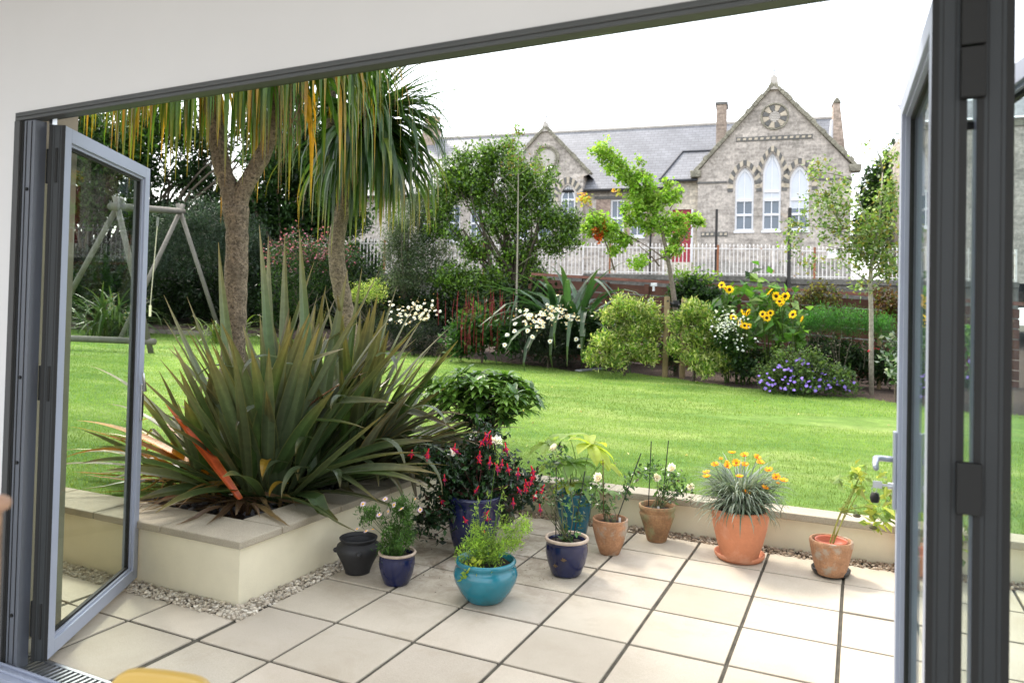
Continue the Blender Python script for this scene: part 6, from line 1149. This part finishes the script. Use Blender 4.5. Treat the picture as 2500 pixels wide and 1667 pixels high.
sunfl('sunflower glimpsed through the outermost right door glass', (2262, 900), 10.8, [(2252, 776), (2258, 792), (2260, 784)], [bl(2255, 820, 10.8, 25, 40), bl(2250, 730, 10.8, 25, 40), bl(2375, 830, 10.8, 25, 60)], 40)
t, cs = shrub('feverfew', 'clump of tiny white daisies below the leftmost sunflowers', 'plant', [bl(1772, 815, 12.2, 30, 35), bl(1790, 845, 12.2, 30, 25)], 70, 24, .09, .06, .4, MG[:3], nb=0)
m = MB(); P = np.concatenate([Wd(x, y, 12.05-.2*rng.random())[None]+rng.normal(size=(14, 3))*.09 for x, y in ((1758, 780), (1770, 775), (1785, 780), (1765, 795), (1780, 800), (1795, 785), (1755, 800), (1772, 788), (1790, 810), (1815, 835), (1760, 812))]); leaves(m, P, .045, .95, [(.75, .76, .74), (.65, .68, .62)]); m.build('flowers', PETAL, t)
# geranium
for lb, bs, fx, n, D in (('mounded geranium full of violet-blue flowers spilling toward the lawn', [bl(1950, 895, 11.2, 75, 45), bl(1890, 915, 11.2, 50, 35), bl(2010, 920, 11., 65, 35), bl(1940, 945, 11., 60, 18), bl(2050, 945, 10.9, 40, 16)], [(rng.uniform(1850, 2085), rng.uniform(850, 955)) for _ in range(400)], 88, 10.8), ('violet geranium glimpsed between the right door edges', [bl(2270, 930, 10.1, 45, 40), bl(2380, 930, 10.1, 40, 40)], [(rng.uniform(2245, 2265), rng.uniform(880, 950)) for _ in range(8)]+[(rng.uniform(2352, 2395), rng.uniform(880, 950)) for _ in range(10)], 18, 9.8)):
    t, cs = shrub('geranium', lb, 'plant', bs, 260 if n > 20 else 90, 26, .09, .05, .6, [(.10, .18, .04), (.15, .25, .06), (.20, .28, .09), (.06, .11, .03)], group='violet geraniums', nb=5)
    k = 0
    for x, y in fx:
        if n > 20 and y < 868+abs(x-1945)*.45: continue
        if k >= n: break
        flower('ger', t, Wd(x, y, D+rng.random()*.25-(y-900)*.004), nrm(V3(.1, -.7, .6)+rng.normal(size=3)*.3), .55+.25*rng.random()); k += 1
shrub('broad_leaf_plant', 'plant with a few broad mid-green leaves right of the geranium mound', 'plant', [bl(2080, 935, 11.2, 25, 20), bl(2060, 905, 11.3, 20, 20)], 8, 2, .12, .2, .6, [(.06, .13, .03), (.09, .19, .04)], nb=0, up=-.1)
t = thing('dry_flower_stalks', 'brown dried flower stalks in front of the leaf cloud coloured as shade', 'plant', Wd(2050, 890, 11.7), 'border plants'); m = MB()
for x0, y0, x1, y1 in ((2045, 870, 2035, 815), (2050, 880, 2055, 812), (2060, 880, 2080, 830), (2035, 880, 2028, 835), (2108, 880, 2105, 835), (1985, 870, 2000, 818), (1975, 870, 1970, 825)):
    P, R = twig(Wd(x0, y0+20, 11.7), Wd(x1, y1, 11.6), .006, .004, .06); m.tube(P, R, (.10, .09, .06), 5, False); leaves(m, P[2:].repeat(5, 0)+rng.normal(size=(20, 3))*.02, .028, .6, [(.14, .12, .08), (.10, .09, .06)])
m.build('stalks', WOODY, t)
# birch with stake
D = 11.3; b_ = G(2128, 962); t = thing('birch_tree', 'slim pale-barked birch with light airy leaves before the railings', 'tree', b_, 'garden trees')
m = MB(); m.tube([b_-V3(0, 0, .1), Wd(2127, 860, D), Wd(2127, 760, D), Wd(2124, 690, D), Wd(2128, 640, D), Wd(2140, 580, D), Wd(2150, 500, D), Wd(2155, 420, D)], [.036, .035, .033, .031, .027, .02, .014, .008], (.30, .265, .21), 9)
for p, q in (((2124, 660), (2060, 560)), ((2060, 560), (1940, 550)), ((2126, 690), (2040, 640)), ((2126, 665), (2190, 600)), ((2132, 640), (2200, 520)), ((2060, 560), (2010, 480)), ((2140, 600), (2080, 430)), ((2128, 680), (2200, 650)), ((2080, 440), (1990, 420)), ((2155, 420), (2120, 340)), ((2122, 620), (2010, 600))): P, R = twig(Wd(*p, D), Wd(*q, D+rng.normal()*.2), .014, .004, .08); m.tube(P, R, (.22, .19, .15), 6)
m.build('trunk', M('birch_bark', rough=.8, var=(20, .3), bump=(40, .5, .01)), t, smooth=True)
BG = [(.22, .36, .08), (.32, .46, .12), (.14, .25, .05), (.48, .56, .36), (.40, .36, .1)]
bs = [(bl(2140, 560, D, 50, 55), 90), (bl(2170, 480, D, 35, 50), 50), (bl(2110, 630, D, 45, 35), 50), (bl(2165, 640, D, 40, 50), 60), (bl(2060, 480, D, 55, 45), 40), (bl(2000, 420, D, 40, 30), 18), (bl(2030, 560, D, 45, 25), 24), (bl(1950, 550, D, 45, 18), 16), (bl(2080, 590, D, 40, 30), 34), (bl(1990, 490, D, 40, 30), 18), (bl(2120, 345, D, 12, 14), 3), (bl(2170, 390, D, 40, 25), 12), (bl(2000, 640, D, 60, 18), 12), (bl(2110, 700, D, 40, 20), 10), (bl(1930, 610, D, 25, 40), 10), (bl(2050, 520, D, 50, 30), 26)]
m = MB()
for b_, n in bs: cloud(m, [b_], n, 9, .13, .062, .72, BG, up=.0)
m.build('crown', LEAF, t)
p = Wd(2146, 790, 11.); q = G(2146, 948); m = MB(); m.tube([q-V3(0, 0, .1), V3(q[0], q[1], p[2])], .034, k=12); o = m.build('tree_stake', STK, at=q); tag(o, 'square-topped wooden stake standing just right of the birch', 'stake', 'tree stakes')
m = MB(); a = V3(q[0], q[1]-.04, Wd(2146, 858, 11)[2]); m.tube([a, a+V3(-.09, 0, .005), Wd(2120, 857, 11.2)], .014, k=8); o = m.build('tree_tie', M('red_strap', (.55, .03, .04), rough=.6, var=None), at=a); tag(o, 'red strap tying the birch to its stake', 'tie')
shrub('variegated_hydrangea', 'shrub with white-edged leaves beside the outermost right door leaf', 'shrub', [bl(2190, 850, 10.4, 20, 35), bl(2185, 900, 10.3, 20, 35), bl(2235, 860, 10.3, 40, 70)], 60, 14, .12, .085, .6, [(.5, .55, .5), (.07, .15, .05), (.10, .2, .06), (.3, .38, .3)], nb=6)
tr('broadleaf_tree', 'dense dark green tree right of the school, behind the birch', 'tree', [bl(2170, 470, 36, 60, 70), bl(2210, 420, 36, 60, 70), bl(2140, 560, 36, 50, 60), bl(2240, 520, 36, 60, 90), bl(2300, 640, 36, 60, 40)], 460, 44, .42, .24, .6, DG+MG[:2], nb=10, r0=.2)
# ------------------------------------------------------------------ swing frame
LOG = M('round_timber', rough=.9, var=(3, .2), var2=(20, .2), bump=(20, .6, .01)); LC = (.13, .12, .10)
DL, DR = 15.6, 20.3; aL, aR = Wd(287, 505, DL), Wd(440, 516, DR); gl = lambda p: V3(p[0], p[1], lawn_h(p[0], p[1])-.05)
f1 = G(369, 862); fo = G(98, 850); r1 = G(542, 828); r2 = G(290, 835)
t = thing('swing_frame', 'weathered round-timber swing frame on the lawn, partly behind the left door pane', 'swing', gl(aL))
m = MB(); e = nrm(aR-aL); m.tube([aL-e*.35, aR+e*.25], .085, LC, 12); m.build('top_beam', LOG, t, smooth=True)
for f_, a in ((f1, aL), (fo, aL), (r1, aR), (r2, aR)): m = MB(); d = nrm(a-f_); m.tube([f_-d*.1, a+d*.22], .058, LC, 12); m.build('leg', LOG, t, smooth=True)
m = MB(); k = .12; a = f1+(aL-f1)*.08; b_ = fo+(aL-fo)*.08; e = nrm(a-b_); m.tube([b_-e*.3, a+e*.15], .07, LC, 12); m.build('cross_bar', LOG, t, smooth=True)
m = MB(); a = Wd(386, 530, 18.3); b_ = Wd(367, 745, 18.3); m.tube([a, a*.9+b_*.1], .03, (.25, .25, .25), 6); m.tube([a, b_], .012, (.5, .48, .42), 6); m.tube([b_, b_-V3(0, 0, .28)], .03, (.7, .68, .6), 6); m.build('rope', PETAL, t)
# stone edging at the end of the lawn, white van-like shed roof and railings seen through the pane
m = MB(); a, b_ = G(330, 812), G(600, 824); u_ = nrm(b_-a)
for i in range(10): p = a+(b_-a)*i/10; q = a+(b_-a)*(i+.96)/10; m.add([p, q, q+V3(-u_[1], u_[0], 0)*.25, p+V3(-u_[1], u_[0], 0)*.25]+[w_+V3(0, 0, .12) for w_ in (p, q, q+V3(-u_[1], u_[0], 0)*.25, p+V3(-u_[1], u_[0], 0)*.25)], [[0, 3, 2, 1], [4, 5, 6, 7], [0, 1, 5, 4], [1, 2, 6, 5], [2, 3, 7, 6], [3, 0, 4, 7]])
o = m.build('lawn_edging', M('edging_stone', (.24, .21, .18), rough=.9, var=(3, .2)), at=a); o['kind'] = 'structure'
q = Wd(190, 640, 33); t = thing('garden_shed', 'shed with bright white roof behind the railings, seen through the left door pane', 'shed', V3(q[0], q[1], .8)); u_ = nrm(V3(RT[0], RT[1], 0)); n_ = V3(-u_[1], u_[0], 0); zr = Wd(190, 567, 33)[2]; ze = Wd(190, 592, 33)[2]
S_ = lambda s_, d, z_: V3(q[0], q[1], 0)+u_*s_+n_*d+V3(0, 0, z_)
m = MB(); m.prism([(-4, .8), (1.1, .8), (1.1, ze), (-4, ze)], S_, 0, 3); m.build('wall', M('grey_boards', (.3, .3, .3), rough=.8, var=(3, .1)), t)
m = MB(); m.add([S_(-4.1, -.2, ze), S_(1.2, -.2, ze), S_(1.2, 1.5, zr), S_(-4.1, 1.5, zr), S_(1.2, 3.2, ze), S_(-4.1, 3.2, ze)], [[0, 1, 2, 3], [3, 2, 4, 5]]); m.build('roof', WHT, t)
a, b_ = Wd(60, 660, 27), Wd(290, 665, 27); u_ = nrm(V3(b_[0]-a[0], b_[1]-a[1], 0)); n_ = V3(-u_[1], u_[0], 0); L_ = np.linalg.norm((b_-a)[:2]); S_ = lambda s_, d, z_: V3(a[0], a[1], 0)+u_*s_+n_*d+V3(0, 0, z_); z0_, z1_ = Wd(180, 622, 27)[2], Wd(180, 583, 27)[2]
t = thing('railings', 'pale railings on a wall in front of the white-roofed shed, seen through the left pane', 'railing', S_(0, 0, z0_), 'white iron railings'); m = MB(); m.prism([(0, z1_-.1), (L_, z1_-.1), (L_, z1_-.05), (0, z1_-.05)], S_, -.02, .02); m.build('top_rail', RPAINT, t)
me = None
for i in range(28):
    s_ = L_*i/28
    if me is None: m = MB(); m.lathe([(.025, z0_), (.025, z1_), (.001, z1_+.05)], S_(0, 0, 0), 6); me = m.build('bar', RPAINT, t).data
    else: o = bpy.data.objects.new('bar', me); COL.objects.link(o); o.parent = t; o.location = [float(v_) for v_ in u_*s_]
m = MB(); m.prism([(0, .6), (L_, .6), (L_, z0_), (0, z0_)], S_, -.1, .2); o = m.build('garden_boundary_wall', WALLG); tag(o, 'dark low wall under the pale railings behind the left pane', 'wall')
# ------------------------------------------------------------------ furniture inside, at the picture's edge
q = Wz(395, 1640, .80); q = Wz(408, 1654, .80); YEL = M('mustard_plastic', (.58, .37, .07), rough=.45, var=(6, .05), coat=.2)
t = thing('chair', 'mustard yellow chair whose curved back top shows at the bottom left', 'chair', V3(q[0], q[1]-.2, 0)); u_ = nrm(Wz(500, 1665, .80)-Wz(300, 1648, .80)); u_[2] = 0; u_ = nrm(u_); n_ = V3(-u_[1], u_[0], 0); c0 = V3(q[0], q[1], 0)
m = MB(); W2_ = .112; rows_ = []
for i, z_ in enumerate(np.linspace(.46, .805, 12)):
    row = []
    for s_ in np.linspace(-1, 1, 17):
        k = 1-.0*z_; top = .812-.030*abs(s_)**7-.004*s_; zz = .46+(top-.46)*(z_-.46)/.345; wv = W2_*(1 if i < 11 else .985); row.append(c0+u_*s_*wv+n_*(.01-.012*s_*s_)-n_*(.80-zz)*.25+V3(0, 0, zz))
    rows_.append(row)
v = A(rows_); n1 = 17; fr = v.reshape(-1, 3); bk_ = (v-n_*.022).reshape(-1, 3); F = [[r*n1+i, r*n1+i+1, (r+1)*n1+i+1, (r+1)*n1+i] for r in range(11) for i in range(16)]; F2 = [[a_+len(fr) for a_ in f[::-1]] for f in F]
bd = [i for i in range(16)]; F3 = [[11*n1+i, 11*n1+i+1, len(fr)+11*n1+i+1, len(fr)+11*n1+i] for i in range(16)]+[[r*n1, (r+1)*n1, len(fr)+(r+1)*n1, len(fr)+r*n1] for r in range(11)]+[[r*n1+16, (r+1)*n1+16, len(fr)+(r+1)*n1+16, len(fr)+r*n1+16] for r in range(11)]
m.add(np.concatenate([fr, bk_]), F+F2+F3); m.build('backrest', YEL, t, bevel=.006)
m = MB(); m.box((-.2, -.42, .43), (.2, 0, .455), R=np.stack([u_, n_, V3(0, 0, 1)]), o=c0); m.build('seat', YEL, t, bevel=.01)
for a, b_ in ((-.16, -.36), (.16, -.36), (-.16, -.04), (.16, -.04)): m = MB(); p = c0+u_*a+n_*b_; m.tube([p+V3(0, 0, .43), p+u_*a*.2+V3(0, 0, 0)], [.014, .010], (.4, .27, .15), 8); m.build('leg', WOODY, t, smooth=True)
q = Wd(-12, 1229, .95); t = thing('wooden_stand', 'rounded pale pink-brown wooden knob at the left picture edge', 'stand', V3(q[0], q[1], 0)); WD = M('pale_wood', (.50, .30, .20), rough=.5, var=(9, .1))
m = MB(); m.lathe([(.001, -.010), (.011, -.0095), (.0165, -.006), (.018, 0), (.0165, .006), (.010, .0095), (.001, .010)], q, 28); m.build('knob', WD, t, smooth=True); m = MB(); m.tube([q-V3(0, 0, .01), V3(q[0], q[1], .02)], .008, (.4, .25, .15), 10); m.build('stem', WOODY, t); m = MB(); m.lathe([(.001, 0), (.12, 0), (.12, .015), (.02, .03), (.001, .03)], V3(q[0], q[1], 0), 30); m.build('base', WD, t)
